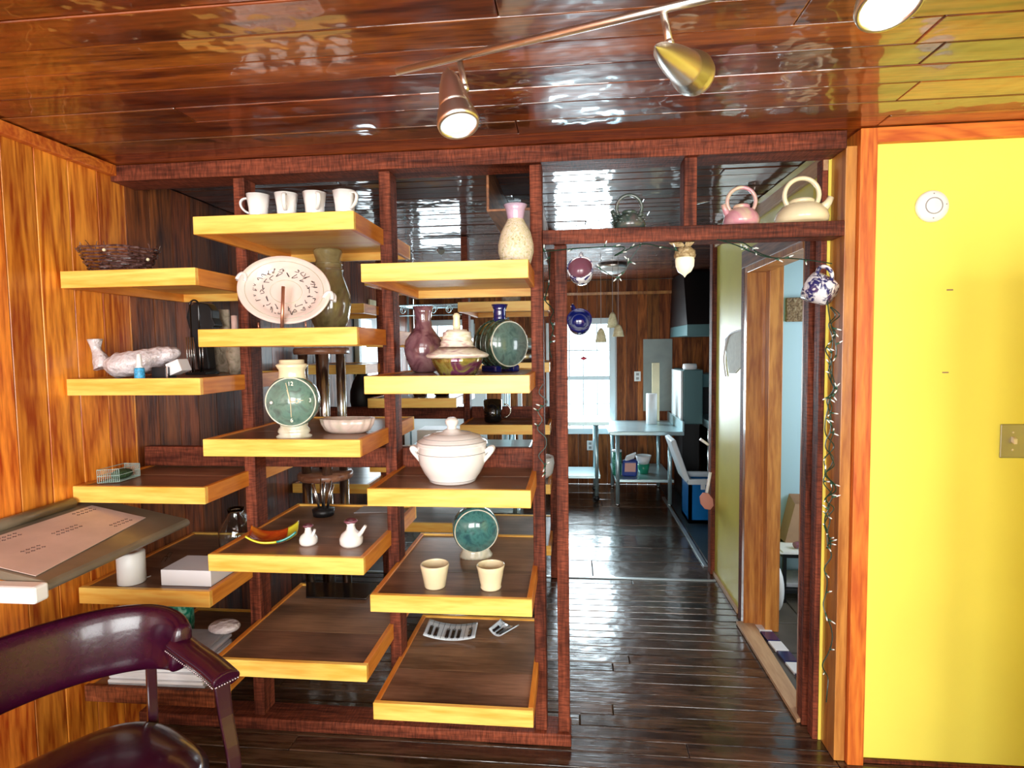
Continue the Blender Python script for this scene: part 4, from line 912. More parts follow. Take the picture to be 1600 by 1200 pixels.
# cooler
c = P(1085, 792, 5.2)
cx0, cx1, cy0, cy1 = 1.03, 1.52, 5.35, 5.70
r = thing('cooler', 'blue picnic cooler with white lid hinged open beside the steel table', 'cooler', (1.27, 5.52, 0))
mb = MB().box(cx0, cx1, cy0, cy0+0.03, 0.007, 0.36).box(cx0, cx1, cy1-0.03, cy1, 0.007, 0.36).box(cx0, cx0+0.03, cy0, cy1, 0.007, 0.36).box(cx1-0.03, cx1, cy0, cy1, 0.007, 0.36).box(cx0, cx1, cy0, cy1, 0.007, 0.04)
mb.build('tub', 'cooler_blue', r)
MB().box(cx0-0.01, cx1+0.01, cy0-0.01, cy0+0.03, 0.361, 0.41).box(cx0-0.01, cx1+0.01, cy1-0.03, cy1+0.01, 0.361, 0.41).box(cx0-0.01, cx0+0.03, cy0, cy1, 0.361, 0.41).box(cx1-0.03, cx1+0.01, cy0, cy1, 0.361, 0.41).build('rim', 'cooler_white', r, bevel=0.006)
MB().obox((cx0-0.075, (cy0+cy1)/2, 0.575), (0.022, 0, 0.008), (0, (cy1-cy0)/2, 0), (-0.065, 0, 0.185)).build('lid', 'cooler_white', r, bevel=0.012)
MB().obox((cx0+0.12, cy0-0.016, 0.35), (0.02, 0, 0), (0, 0.006, 0), (0, 0, 0.03)).build('latch', 'cooler_white', r, bevel=0.003)
# things on the lower table shelf
zl = 0.271
c = P(967, 735, 6.15); r = thing('canister', 'dark green patterned canister with pale lid on the lower table shelf', 'canister', (c.x-0.02, 6.15, zl))
MB().lathe([(0.001, 0), (0.045, 0), (0.048, 0.02), (0.048, 0.24), (0.001, 0.245)], (c.x-0.02, 6.15, zl), 24).build('can', 'green_marble', r)
MB().lathe([(0.001, 0.246), (0.05, 0.246), (0.05, 0.262), (0.001, 0.266)], (c.x-0.02, 6.15, zl), 24).build('lid', 'white_plastic', r)
c = P(984, 738, 6.1); r = thing('food_bag', 'blue bag with pink label slumped on the lower table shelf', 'bag', (c.x, 6.1, zl))
MB().obox((c.x, 6.1, zl+0.085), (0.075, 0, 0), (0, 0.05, 0), (0.005, 0, 0.083)).build('bag', 'bag_blue', r, bevel=0.02, seg=3)
MB().obox((c.x, 6.046, zl+0.10), (0.055, 0, 0), (0, 0.002, 0), (0.002, 0, 0.045)).build('label_patch', 'bag_label', r)
MB().obox((c.x+0.005, 6.09, zl+0.20), (0.05, 0, 0.02), (0, 0.03, 0), (0.01, 0, 0.03)).build('folded_top', 'paper', r, bevel=0.01)
c = P(1003, 738, 6.2); r = thing('tub', 'green tub with a white bowl stacked on it, right of the blue bag', 'tub', (c.x+0.02, 6.25, zl))
cc = Vector((c.x+0.02, 6.25, zl))
MB().lathe([(0.001, 0), (0.05, 0), (0.065, 0.10), (0.001, 0.10)], cc, 28).build('tub_body', 'bucket_green', r)
MB().lathe([(0.055, 0.101), (0.085, 0.19), (0.08, 0.19), (0.05, 0.11), (0.001, 0.105)], cc, 28).build('bowl', 'white_plastic', r)
# paddle on hall end post
c = P(1105, 785, 4.15); r = thing('hanging_paddle', 'small pink wooden paddle with white handle hanging on the hall end post', 'paddle', (0.93, 4.15, 0.8))
mb = MB(); b = P(1104, 783, 4.13)
mb.lathe([(0.001, -0.006), (0.045, -0.006), (0.045, 0.006), (0.001, 0.006)], b, 8, rot=Matrix.Rotation(PI/2, 3, 'X') @ Matrix.Rotation(PI/8, 3, 'Z'), sy=1.45).build('blade', 'mop_pink', r, bevel=0.003)
t1 = P(1110, 738, 4.13); MB().tube([b+Vector((0, 0, 0.06)), t1], [0.012, 0.010], 8).build('handle', 'white_plastic', r)
MB().tube([t1, Vector((t1.x+0.004, 4.155, t1.z+0.30))], 0.002, 5).build('cord', 'dark_line', r)
tag(MB().tube([P(1094, 686, 4.12), P(1107, 695, 4.12)], 0.010, 10).build('white_peg', 'white_plastic'), 'short white peg sticking out of the hall end post', 'peg')
# pendants and flush light
c = P(957, 436, 5.6)
r = thing('flush_light', 'round brass rimmed flush ceiling light with white glass in the kitchen', 'ceiling light', (c.x, 5.6, CZ))
MB().lathe([(0.001, 0), (0.13, 0), (0.135, -0.03), (0.12, -0.035), (0.001, -0.03)], (c.x, 5.6, CZ-0.003), 40).build('rim', 'nickel', r)
MB().lathe([(0.12, -0.035), (0.11, -0.06), (0.06, -0.085), (0.001, -0.092)], (c.x, 5.6, CZ-0.003), 40, caps=False).build('glass', 'white_glaze', r)
for i, (x, yt, yb, Yp, lab) in enumerate(((939, 513, 535, 4.9, 'woven pendant shade hanging lowest on the left in the kitchen window light'), (957, 488, 512, 5.1, 'woven pendant shade hanging highest of the three by the kitchen window'), (966, 507, 526, 4.9, 'striped woven pendant shade hanging rightmost by the kitchen window'))):
    t = P(x, yt, Yp); b = P(x, yb, Yp); hh = t.z-b.z; r = thing('pendant_lamp', lab, 'pendant lamp', (t.x, Yp, CZ))
    MB().tube([(t.x, Yp, t.z), (t.x, Yp, CZ-0.005)], 0.0022, 5).build('cord', 'grey_line', r)
    MB().lathe([(0.008, 0.0), (0.022, -hh*0.15), (0.036, -hh*0.5), (0.046, -hh)], (t.x, Yp, t.z), 24, caps=False, fn=lambda a, j: 1+0.03*math.cos(12*a+j)).build('shade', 'woven_shade', r, solid=0.003)
# curved spot rail
r = thing('spot_rail', 'curved dark rail with small spot lamps under the kitchen ceiling', 'ceiling light', (P(690, 360, 4.6).x, 4.6, CZ))
pts = [P(x, y, 4.6) for x, y in ((600, 352), (650, 355), (690, 366), (715, 380), (728, 398))]
MB().tube(smooth_path(pts, 5), 0.008, 8).build('rail', 'lamp_dark', r)
MB().tube([pts[2], Vector((pts[2].x, 4.6, CZ-0.005))], 0.007, 8).build('stem', 'lamp_dark', r)
for x, y in ((648, 356), (680, 364), (722, 388)):
    q = P(x, y, 4.6); sp = MB().tube([q, q-Vector((0, 0, 0.11))], 0.005, 6).build('drop', 'lamp_dark', r)
    MB().tube([q-Vector((0.0, 0, 0.11)), q-Vector((-0.06, 0.05, 0.15))], [0.014, 0.03], 14).build('spot', 'nickel', sp)
# second ceiling bar lamp over hall
r = thing('bar_lamp', 'thin bar lamp with a round spot behind the pink teapot', 'ceiling light', (0.62, 3.3, CZ))
a = P(1088, 318, 3.3); b = P(1200, 291, 3.3)
MB().tube([a, b], 0.006, 8).build('bar', 'nickel', r)
q = P(1181, 297, 3.3); MB().tube([q, q-Vector((0, 0, 0.06))], 0.005, 8).tube([q, Vector((q.x, 3.3, CZ-0.003))], 0.006, 8).build('stem', 'nickel', r)
MB().ball(q-Vector((0, 0, 0.115)), 0.045, 20).build('spot', 'steel', r)

# wire rack with scroll end, appliances, counters in the back left
r = thing('wire_rack', 'chrome wire wall rack with scrollwork, seen above the raku jar', 'rack', (P(700, 480, 5.4).x, 5.4, 1.8))
x0 = P(628, 480, 5.4).x; x1 = P(790, 480, 5.4).x; z0 = P(700, 478, 5.4).z; zb = P(700, 494, 5.4).z
mb = MB().tube([(x0, 5.2, z0), (x1, 5.2, z0)], 0.006, 6).tube([(x0, 5.6, z0), (x1, 5.6, z0)], 0.006, 6).tube([(x0, 5.2, zb), (x1, 5.2, zb)], 0.005, 6)
for i in range(40): x = x0+(x1-x0)*i/39; mb.tube([(x, 5.2, z0), (x, 5.6, z0)], 0.002, 4)
mb.build('grid', 'bluesteel', r)
mb = MB()
for i in range(7):
    x = x0+(x1-x0)*(i+0.5)/7; hh = (z0-zb)
    mb.tube([(x+hh*0.35*math.cos(a)*(1-a/14), 5.2, (z0+zb)/2+hh*0.42*math.sin(a)*(1-a/14)) for a in [k*0.5 for k in range(22)]], 0.004, 5)
mb.build('scroll', 'bluesteel', r)
for x in (x0, x1): MB().tube([(x, 5.6, 0.0), (x, 5.6, z0+0.3)], 0.010, 8).tube([(x, 5.2, 0.0), (x, 5.2, z0)], 0.010, 8).build('upright', 'bluesteel', r)

def rbox(name, lab, cat, pa, pb, Y, depth, mat, bev=0.008, zbase=None, group=None):
    a = P(pa[0], pa[1], Y); b = P(pb[0], pb[1], Y)
    zb_ = b.z if zbase is None else zbase
    return tag(MB().box(a.x, b.x, Y, Y+depth, zb_, a.z).build(name, mat, bevel=bev), lab, cat, group)
def on_unit(k, z): return z+0.0
DY = 1.72
# pale counter and stacked dark cups left of the casserole knob
rr = thing('pale_counter', 'pale blue counter cabinet seen between the shelves left of the casserole', 'cabinet', (-1.5, 6.3, 0))
a = P(648, 648, 5.95); b = P(722, 700, 5.95)
MB().box(-1.75, -1.02, 5.95, 6.6, 0.02, a.z-0.031).build('cabinet_body', 'white_paint', rr, bevel=0.004)
MB().box(-1.77, -1.00, 5.92, 6.62, a.z-0.03, a.z).build('counter_top', 'bluesteel', rr, bevel=0.004)
for i, (x, y, zz, mt) in enumerate(((664, 690, 3, 'black'), (692, 688, 3, 'black'))):
    q = P(x, y, 4.0); z_ = C2[2][2]-0.0058
    tag(MB().lathe(wall_profile([(0.028, 0), (0.036, 0.07)], 0.004, 0.006), (q.x-0.02+i*0.03, 4.05, z_), 24).build('black_cup', mt), ('small black cup on the rear shelves, the left one behind the casserole', 'small black cup on the rear shelves, the right one behind the casserole')[i], 'cup')
# items standing on the rear shelving (one by one)
r = thing('coffee_urn', 'tall black container on the rear shelf right of the casserole lid', 'container', (P(770, 640, 3.85).x, 3.9, C4[2][2]-0.0058))
c = Vector((P(770, 640, 3.9).x, 3.9, C4[2][2]-0.0058))
MB().lathe(wall_profile([(0.05, 0), (0.058, 0.01), (0.062, 0.15)], 0.005, 0.01), c, 28).build('body', 'black_gloss', r)
MB().tube(arc(c+Vector((0.075, 0, 0.075)), 0.045, -PI/2, PI/2, 10, (1, 0, 0), (0, 0, 1)), 0.006, 6).build('handle', 'steel', r)
c = Vector((P(828, 520, 3.85).x-0.08, 3.85, C4[2][1]-0.0058))
r = thing('steel_roaster', 'shiny covered steel roasting pan on the rear shelf behind the green flask', 'pan', c)
MB().lathe([(0.001, 0), (0.12, 0), (0.14, 0.02), (0.145, 0.09), (0.001, 0.09)], c, 36, sx=1.0, sy=0.7).build('pan', 'steel', r)
MB().lathe([(0.148, 0.091), (0.14, 0.12), (0.10, 0.16), (0.001, 0.175)], c, 36, sx=1.0, sy=0.7).build('cover', 'bluesteel', r)
for i, (px, z_, R_, h_, mt, lab) in enumerate((
    (505, C1[2][1], 0.05, 0.10, 'steel', 'steel canister on the rear left shelf seen below the platter shelf'),
    (600, C2[2][0], 0.06, 0.10, 'dark_teapot', 'dark pot high on the rear middle shelf'),
    (585, C2[2][2], 0.06, 0.06, 'black_gloss', 'low black pot on the rear middle shelf near the oval dish'),
    (655, C2[2][2], 0.05, 0.05, 'steel', 'small steel bowl on the rear middle shelf'),
    (690, C2[2][2], 0.055, 0.04, 'black_gloss', 'shallow black bowl on the rear middle shelf'),
    (620, C2[2][3], 0.08, 0.07, 'white_glaze', 'white bowl low on the rear middle shelf'),
    (800, C4[2][0], 0.07, 0.12, 'rough_stone', 'rough brown pot on the top rear shelf'),
    (835, C4[2][3], 0.13, 0.14, 'white_plastic', 'white rounded bowl on the rear right shelf low between the posts'),
    (760, C4[2][1], 0.05, 0.16, 'wall_kitchen', 'dark wooden vessel on the rear shelf beside the roasting pan'))):
    q = P(px, 600, 3.95)
    tag(MB().lathe(wall_profile([(R_*0.7, 0), (R_*0.9, h_*0.2), (R_, h_*0.7), (R_*0.96, h_)], 0.005, 0.008), (q.x, 3.95, z_-0.0058), 28).build('storage_pot', mt), lab, 'pot')
# round display stand with chrome tubes
c = P(492, 600, 3.05); X0, Y0 = c.x+0.0, 3.15
r = thing('round_stand', 'tall round wooden display stand with chrome tubes behind the clock flask', 'display stand', (X0, Y0, 0))
for z in (0.045, 0.905, 1.60): MB().lathe([(0.001, -0.018), (0.145, -0.018), (0.15, -0.01), (0.15, 0.01), (0.145, 0.018), (0.001, 0.018)], (X0, Y0, z), 40).build('disc', 'stool_wood', r)
for z0, z1 in ((0.065, 0.886), (0.924, 1.581)):
    for k in range(4):
        a = 0.5+k*PI/2; MB().tube([(X0+0.10*math.cos(a), Y0+0.10*math.sin(a), z0), (X0+0.10*math.cos(a), Y0+0.10*math.sin(a), z1)], 0.026, 16).build('tube', 'steel', r)
MB().lathe([(0.001, 0), (0.03, 0), (0.10, 0.001), (0.10, 0.026), (0.001, 0.026)], (X0, Y0, 0.0), 24).build('foot', 'black', r)
# black rounded vase on the rear shelves
c = Vector((P(541, 600, 3.95).x, 4.27, C1[2][2]-0.0058))
tag(MB().lathe(wall_profile([(0.06, 0), (0.075, 0.02), (0.095, 0.12), (0.092, 0.20), (0.07, 0.27), (0.04, 0.32), (0.045, 0.335)], 0.006, 0.01), c, 36).build('black_vase', 'black'), 'tall matt black vase on the rear shelves right of the chrome tubes', 'vase')
y_ = pX(583, 481, XL).y; z_ = pX(583, 481, XL).z
tag(MB().box(XL+0.001, XL+0.02, y_-0.14, y_+0.14, z_-0.07, z_+0.07).build('wall_thermostat', 'cream_glaze', bevel=0.003), 'cream switch box on the dark left wall right of the tall vase', 'switch box')
z2_ = pX(589, 505, XL).z
tag(MB().box(XL+0.001, XL+0.03, y_-0.12, y_+0.16, z2_-0.07, z2_+0.06).build('white_card', 'white_plastic', bevel=0.003), 'white card fixed to the dark left wall below the switch box', 'card')
# tall white uprights (kitchen) seen through the shelves
r = thing('white_shelf_frame', 'white painted upright frame between the shelves and the kitchen window', 'frame', (P(780, 620, 5.85).x, 5.85, 0))
for i, (x, w_) in enumerate(((748, 0.075), (788, 0.03), (812, 0.02))):
    q = P(x, 620, 5.85); MB().box(q.x-w_, q.x+w_, 5.85, 5.89, 0.0, 1.30).build('upright', 'window_frame', r, bevel=0.003)
qa = P(742, 620, 5.85).x
MB().box(qa, P(815, 620, 5.85).x, 5.895, 5.92, 0.92, 0.96).build('rail', 'window_frame', r)
# low stainless counter behind casserole shelf line
steel_table('long low stainless bench behind the rear shelving', -1.35, -0.35, 4.72, 5.12, 0.80, splash_right=False)
tag(MB().box(-1.30, -0.95, 4.78, 5.05, 0.801, 0.93).build('storage_box', 'cardboard_white', bevel=0.006), 'white box on the long low stainless bench', 'box')

# ------------------------------------------------------------ left column items
zc = Z1[0]
c = P(186, 405, 2.17); c = Vector((c.x, 2.17, zc))
r = thing('twig_basket', 'dark woven twig basket with pale berries on the top left shelf', 'basket', c)
mb = MB()
for j in range(9):
    z = 0.008+j*0.012; R_ = 0.085+0.060*(j/8)**0.7
    n = 48; mb.tube([c+Vector(((R_+0.004*math.cos(12*a+j*PI))*math.cos(a), (R_+0.004*math.cos(12*a+j*PI))*0.8*math.sin(a), z+0.002*math.sin(5*a))) for a in [2*PI*i/n for i in range(n)]], 0.0042, 5, closed=True)
mb.lathe([(0.001, 0.001), (0.085, 0.001), (0.085, 0.006), (0.001, 0.006)], c, 30, sy=0.8)
mb.build('weave', 'twig', r)
tw = MB()
for i in range(26):
    a = random.uniform(0, 2*PI); R_ = 0.140; s = c+Vector((R_*math.cos(a), R_*0.8*math.sin(a), 0.09)); tw.tube([s, s+Vector((random.uniform(-.02, .02), random.uniform(-.02, .01), random.uniform(0.01, 0.045)))], 0.0013, 4)
tw.build('twigs', 'twig', r)['kind'] = 'stuff'
for da, zb_ in ((3.35, 0.085), (3.75, 0.098), (4.95, 0.088), (6.05, 0.062)):
    q = c+Vector((0.146*math.cos(da), 0.117*math.sin(da), zb_)); MB().ball(q, 0.0065, 10).build('berry', 'cream_glaze', r)
zc = Z1[1]
# bubble wrapped parcel
r = thing('wrapped_parcel', 'object wrapped in translucent plastic with twisted end on the left shelf', 'parcel', (-1.66, 2.14, zc))
pts = [P(x, y, Yp) for x, y, Yp in ((168, 568, 2.12), (185, 572, 2.12), (215, 566, 2.14), (245, 558, 2.18), (268, 553, 2.2), (280, 548, 2.22))]
for p_, rr_ in zip(pts, (0.03, 0.05, 0.046, 0.036, 0.03, 0.02)): p_.z = max(p_.z, zc+rr_+0.002)
MB().tube(smooth_path(pts, 4), [0.03+0.0]*1+[0.045]*3+[0.052]*4+[0.050]*4+[0.044]*4+[0.034]*3+[0.028, 0.012][:2], 20).build('wrap', 'bubble_wrap', r) if False else None
sp = smooth_path(pts, 4); n = len(sp); rad = []
key = [0.022, 0.050, 0.048, 0.040, 0.032, 0.012]
for i in range(n):
    t = i/(n-1)*5; k = min(int(t), 4); rad.append((key[k]+(key[k+1]-key[k])*(t-k))*(1+0.05*math.sin(i*2.1)))
MB().tube(sp, rad, 20, flat=(1, 1)).build('wrap', 'bubble_wrap', r)
tw = [P(162, 575, 2.12), P(156, 558, 2.12), P(150, 545, 2.12), P(148, 530, 2.12)]; tw[0].z = max(tw[0].z, zc+0.03)
MB().tube(smooth_path(tw, 3), [0.035, 0.032, 0.03, 0.026, 0.022, 0.018, 0.017, 0.02, 0.024, 0.027], 14).build('twisted_end', 'bubble_wrap', r)
c = P(217, 590, 2.03); c = Vector((c.x, 2.035, zc)); r = thing('glue_bottle', 'small blue labelled bottle with white cap in front of the wrapped parcel', 'bottle', c)
MB().lathe([(0.001, 0), (0.0165, 0), (0.0175, 0.004), (0.0175, 0.04), (0.016, 0.044), (0.001, 0.044)], c, 24).build('body', 'blue_label', r)
MB().lathe([(0.015, 0.0445), (0.010, 0.052), (0.0095, 0.07), (0.007, 0.095), (0.001, 0.097)], c, 20).build('cap', 'white_plastic', r)
c = P(245, 585, 2.06)
r = thing('black_holder', 'small black plastic holder beside the blue bottle', 'holder', (c.x, 2.1, zc))
MB().box(c.x-0.03, c.x+0.03, 2.07, 2.13, zc+0.0005, zc+0.045).build('tray', 'black', r, bevel=0.003)
MB().box(c.x+0.031, c.x+0.035, 2.07, 2.075, zc+0.0005, zc+0.048).build('edge', 'steel', r)
c = P(268, 573, 2.08); tag(MB().obox((c.x, 2.12, zc+0.043), (0.026, 0, 0.010), (0, 0.03, 0), (-0.008, 0, 0.022)).build('white_box', 'cardboard_white', bevel=0.002), 'tiny tilted white box with dark trim on the left shelf', 'box')
# chrome rod tower with loop handle
cx = P(302, 560, 2.45).x; r = thing('rod_rack', 'black rack with vertical chrome rods and looped handle', 'rack', (cx, 2.45, zc))
MB().box(cx-0.02, cx+0.075, 2.42, 2.52, zc+0.0005, zc+0.012).build('base', 'black', r)
for i, dx in enumerate((-0.015, -0.003, 0.008, 0.018, 0.045, 0.058)): MB().tube([(cx+dx, 2.43, zc+0.012), (cx+dx, 2.43, zc+0.165)], 0.0022, 6).build('rod', 'steel', r)
MB().tube([(cx-0.018, 2.47, zc+0.012), (cx-0.018, 2.47, zc+0.31)]+arc((cx+0.002, 2.47, zc+0.31), 0.020, PI, 0, 10, (1, 0, 0), (0, 0, 1))+[(cx+0.022, 2.47, zc+0.012)], 0.004, 8).build('loop', 'black_gloss', r)
# bust profile
c = Vector((P(318, 500, 2.58).x, 2.58, zc)); r = thing('head_sculpture', 'black head sculpture in profile facing right on the left shelf', 'sculpture', c)
prf = [(-0.02, 0.02), (0.035, 0.02), (0.03, 0.10), (0.028, 0.15), (0.050, 0.163), (0.062, 0.168), (0.066, 0.182), (0.063, 0.192), (0.068, 0.20), (0.064, 0.212), (0.078, 0.222), (0.070, 0.24), (0.062, 0.255), (0.062, 0.29), (0.04, 0.32), (-0.01, 0.33), (-0.05, 0.31), (-0.065, 0.26), (-0.05, 0.20), (-0.03, 0.14)]
MB().prism([(c.x+x*1.0, 2.55, zc+z) for x, z in prf], (0, 0.06, 0)).build('head', 'black', r, bevel=0.012, seg=3)
MB().lathe([(0.001, 0.0005), (0.05, 0.0005), (0.045, 0.02), (0.001, 0.022)], c, 24).build('base', 'black', r)
c = Vector((P(350, 500, 2.66).x, 2.655, zc)); tag(MB().box(c.x-0.055, c.x+0.028, 2.65, 2.665, zc+0.001, zc+0.30).build('stone_plaque', 'rough_stone', bevel=0.004), 'rough beige stone plaque standing behind the black head', 'plaque')
c = Vector((P(366, 500, 2.50).x, 2.50, zc)); r = thing('candle_holder', 'pink candle on a dark crusty holder at the end of the left shelf', 'candle', c)
MB().lathe([(0.001, 0), (0.03, 0), (0.035, 0.05), (0.04, 0.10), (0.03, 0.13), (0.035, 0.15), (0.03, 0.185), (0.001, 0.186)], c, 24).build('holder', 'rough_stone', r)
MB().lathe([(0.001, 0.187), (0.013, 0.187), (0.013, 0.26), (0.001, 0.262)], c, 20).build('candle', 'candle', r)
# green wire basket
zc = Z1[2]
r = thing('wire_basket', 'green wire basket with moss on the left shelf above the tilted desk', 'basket', (-1.75, 2.13, zc))
a = pZ(150, 760, zc); b = pZ(228, 740, zc); x0, x1 = a.x-0.02, b.x+0.02; y0, y1 = 2.06, 2.20
mb = MB(); n = 12
for zz in (0.005, 0.03, 0.055):
    mb.tube([(x0, y0, zc+zz), (x1, y0+0.03, zc+zz), (x1, y1, zc+zz), (x0, y1, zc+zz)], 0.0015, 5, closed=True)
for i in range(n):
    x = x0+(x1-x0)*i/(n-1); yy = y0+0.03*i/(n-1); mb.tube([(x, yy, zc+0.055), (x, yy, zc+0.004), (x, y1, zc+0.004), (x, y1, zc+0.055)], 0.0012, 4)
mb.build('wires', 'lattice_green', r)
MB().ball(((x0+x1)/2, (y0+y1)/2+0.015, zc+0.024), 0.02, 16, sx=(x1-x0)/0.044, sy=2.4).build('moss', 'moss', r)
# shelf with roll and white box
zc = Z1[3]
c = P(199, 915, 2.06); tag(MB().lathe([(0.001, 0), (0.047, 0), (0.049, 0.003), (0.049, 0.118), (0.046, 0.122), (0.018, 0.122), (0.016, 0.11), (0.001, 0.11)], (c.x, 2.085, zc), 36).build('tape_roll', 'white_plastic'), 'thick white paper roll standing on the shelf under the desk edge', 'paper roll')
a = P(252, 916, 2.06); b = P(330, 916, 2.06)
tag(MB().box(a.x, b.x, 2.06, 2.22, zc+0.0005, zc+0.062).build('white_carton', 'cardboard_white', bevel=0.002), 'flat white cardboard box on the shelf right of the paper roll', 'box')
for i, (x, y, Yp) in enumerate(((264, 868, 2.35), (258, 893, 2.3))):
    q = P(x, y, Yp); tag(MB().obox((q.x, Yp, max(q.z, zc+0.012)), (0.008, 0, 0), (0, 0.003, 0), (0.008, 0, 0.012)).build('glass_scrap', 'clear_glass'), ('small glass offcut standing behind the white box, upper one', 'small glass offcut lying behind the white box, lower one')[i], 'scrap')
q = pZ(222, 905, zc+0.004); tag(MB().tube([q+Vector((-0.008, -0.03, 0)), q+Vector((0.014, 0.03, 0.002))], 0.0025, 6).build('chalk_stick', 'white_plastic'), 'thin white stick lying before the paper roll', 'stick')
c = Vector((P(366, 840, 2.45).x, 2.47, zc)); r = thing('glass_jug', 'clear glass jug with round handle in the shadow behind the posts', 'jug', c)
MB().lathe([(0.001, 0), (0.06, 0), (0.075, 0.03), (0.076, 0.09), (0.05, 0.14), (0.032, 0.17), (0.036, 0.19), (0.033, 0.19), (0.028, 0.17), (0.046, 0.138), (0.072, 0.09), (0.071, 0.03), (0.056, 0.005), (0.001, 0.005)], c, 36).build('body', 'clear_glass', r)
MB().tube(arc(c+Vector((0.04, -0.03, 0.15)), 0.03, -PI/2, PI/2, 10, (1, 0, 0), (0, 0, 1)), 0.006, 8).build('handle', 'clear_glass', r)
# lowest shelf: paper pile, marble vase, plastic bag
zc = Z1[4]
n_ = 11
words = ('lowest', 'second lowest', 'third lowest', 'fourth lowest', 'fifth lowest', 'middle', 'fifth highest', 'fourth highest', 'third highest', 'second highest', 'topmost')
for i in range(n_):
    rz = random.uniform(-0.09, 0.09); zz = zc+0.001+i*0.0112; cx_, cy_ = -1.60+random.uniform(-0.012, 0.012), 2.14+random.uniform(-0.008, 0.008)
    ux = Vector((math.cos(rz), math.sin(rz), 0)); uy = Vector((-math.sin(rz), math.cos(rz), 0))
    tag(MB().obox((cx_, cy_, zz+0.0055), ux*(0.195-0.003*i), uy*0.11, (0, 0, 0.0052)).build('magazine', 'paper_grey' if i in (0, 10, 7) else 'paper', bevel=0.0015, seg=1), '%s magazine of the paper pile behind the burgundy chair' % words[i], 'magazine', 'paper pile behind the chair')
tag(MB().ball((-1.43, 2.22, zc+0.152), 0.05, 18, sx=1.3, sz=0.5).build('plastic_bag', 'bubble_wrap'), 'crumpled translucent plastic bag on the paper pile', 'plastic bag')
c = Vector((P(284, 985, 2.45).x, 2.45, zc)); tag(MB().lathe([(0.001, 0), (0.05, 0), (0.055, 0.05), (0.05, 0.18), (0.03, 0.25), (0.035, 0.26), (0.001, 0.26)], c, 28).build('marbled_vase', 'green_marble'), 'emerald marbled vase standing behind the purple chair back', 'vase')
# rear items on c2 shelves
zc = Z2[3]; c = Vector((P(502, 780, 2.5).x, 2.52, zc)); r = thing('utensil_set', 'dark bundle of metal utensils at the back of the middle shelf', 'utensils', c)
MB().lathe([(0.001, 0), (0.045, 0), (0.05, 0.03), (0.001, 0.035)], c, 24).build('base', 'black', r)
for i in range(6):
    a = i*PI/3; MB().tube([c+Vector((0.02*math.cos(a), 0.02*math.sin(a), 0.03)), c+Vector((0.05*math.cos(a), 0.04*math.sin(a), 0.14+0.01*(i % 3)))], 0.004, 6).build('utensil', 'steel', r)
a = pZ(560, 806, zc); tag(MB().prism([(x, y, zc+0.001) for x, y in [tuple(pZ(px, py, zc))[:2] for px, py in ((553, 802), (608, 801), (608, 791), (572, 789))]], (0, 0, 0.002)).build('paper_sheet', 'paper_grey'), 'grey sheet of paper at the back of the middle shelf', 'paper')
zc = Z2[4]; pp = [tuple(pZ(px, py, zc))[:2] for px, py in ((478, 935), (572, 938), (592, 914), (478, 912))]
tag(MB().prism([(x, y, zc+0.001) for x, y in pp], (0, 0, 0.008)).build('glass_tray', 'black_gloss', bevel=0.002), 'dark glossy tray at the back of the lowest middle shelf', 'tray')

# ------------------------------------------------------------ wall-hung desk with a paper
r = thing('wall_desk', 'brown-grey tilted desk board with rounded edges mounted on the left wall', 'desk', (XL, 1.8, 1.0))
def dz(x): return 1.035-(x-XL)*0.20
FL = pZ(60, 912, 0.955); FR = pZ(290, 818, 0.955)
yA, yB = FL.y+0.01, 2.11; xF = (FL.x+FR.x)/2
prof = [(XL+0.002, dz(XL)), (xF-0.01, dz(xF-0.01)), (xF, dz(xF)-0.006), (xF+0.002, dz(xF)-0.018), (xF-0.008, dz(xF)-0.028), (XL+0.002, dz(XL)-0.026)]
MB().prism([(x, yA, z) for x, z in prof], (0, yB-yA, 0)).build('board', 'desk_grey', r, bevel=0.004)
MB().tube([(XL+0.022, yA, dz(XL)+0.012), (XL+0.022, 1.985, dz(XL)+0.012)], 0.020, 14).build('back_roll', 'desk_grey', r)
MB().box(xF-0.26, xF+0.004, yA-0.05, yA-0.001, dz(xF)-0.045, dz(xF)+0.004).build('end_cap', 'white_plastic', r, bevel=0.008)
for y in (1.5, 2.05): MB().prism([(XL+0.002, y, dz(XL)-0.03), (XL+0.14, y, dz(XL+0.14)-0.03), (XL+0.002, y, dz(XL)-0.16)], (0, 0.015, 0)).build('bracket', 'black', r)
ps = thing('drawing_sheet', 'pale pink sheet with small handwriting lying on the wall desk', 'paper', (-1.7, 1.8, 1.0))
def dpt(x, y, o=0.002): return Vector((x, y, dz(x)+o))
MB().prism([dpt(XL+0.06, 1.50), dpt(xF-0.05, 1.50), dpt(xF-0.12, 2.03), dpt(XL+0.06, 2.03)], (0, 0, 0.0015)).build('sheet', 'paper_pink', ps)
for (bx, by, n_) in ((-1.78, 1.62, 5), (-1.70, 1.75, 6), (-1.62, 1.90, 5), (-1.78, 1.92, 5), (-1.66, 1.60, 4)):
    mb = MB()
    for line in range(2):
        for i in range(n_):
            x = bx-line*0.018; y = by+i*0.018; q = dpt(x, y, 0.0042)
            mb.tube([q, q+Vector((-0.006, 0.004, 0.0012)), q+Vector((0.002, 0.008, -0.0004)), q+Vector((-0.004, 0.013, 0.0008))], 0.0007, 4)
    o_ = mb.build('handwriting', 'ink', ps); o_['kind'] = 'stuff'

# ------------------------------------------------------------ purple armchair
f_ = Vector((0.88, -0.475, 0)).normalized(); s_ = Vector((0.475, 0.88, 0)).normalized()  # facing, and towards the far (image right) side
root_c = Vector((-1.405, 1.40, 0))
ch = thing('armchair', 'burgundy leather barrel armchair with nailhead trim in the lower left corner', 'chair', root_c)
def cp(f, s, z): return root_c+f_*f+s_*s+Vector((0, 0, z))
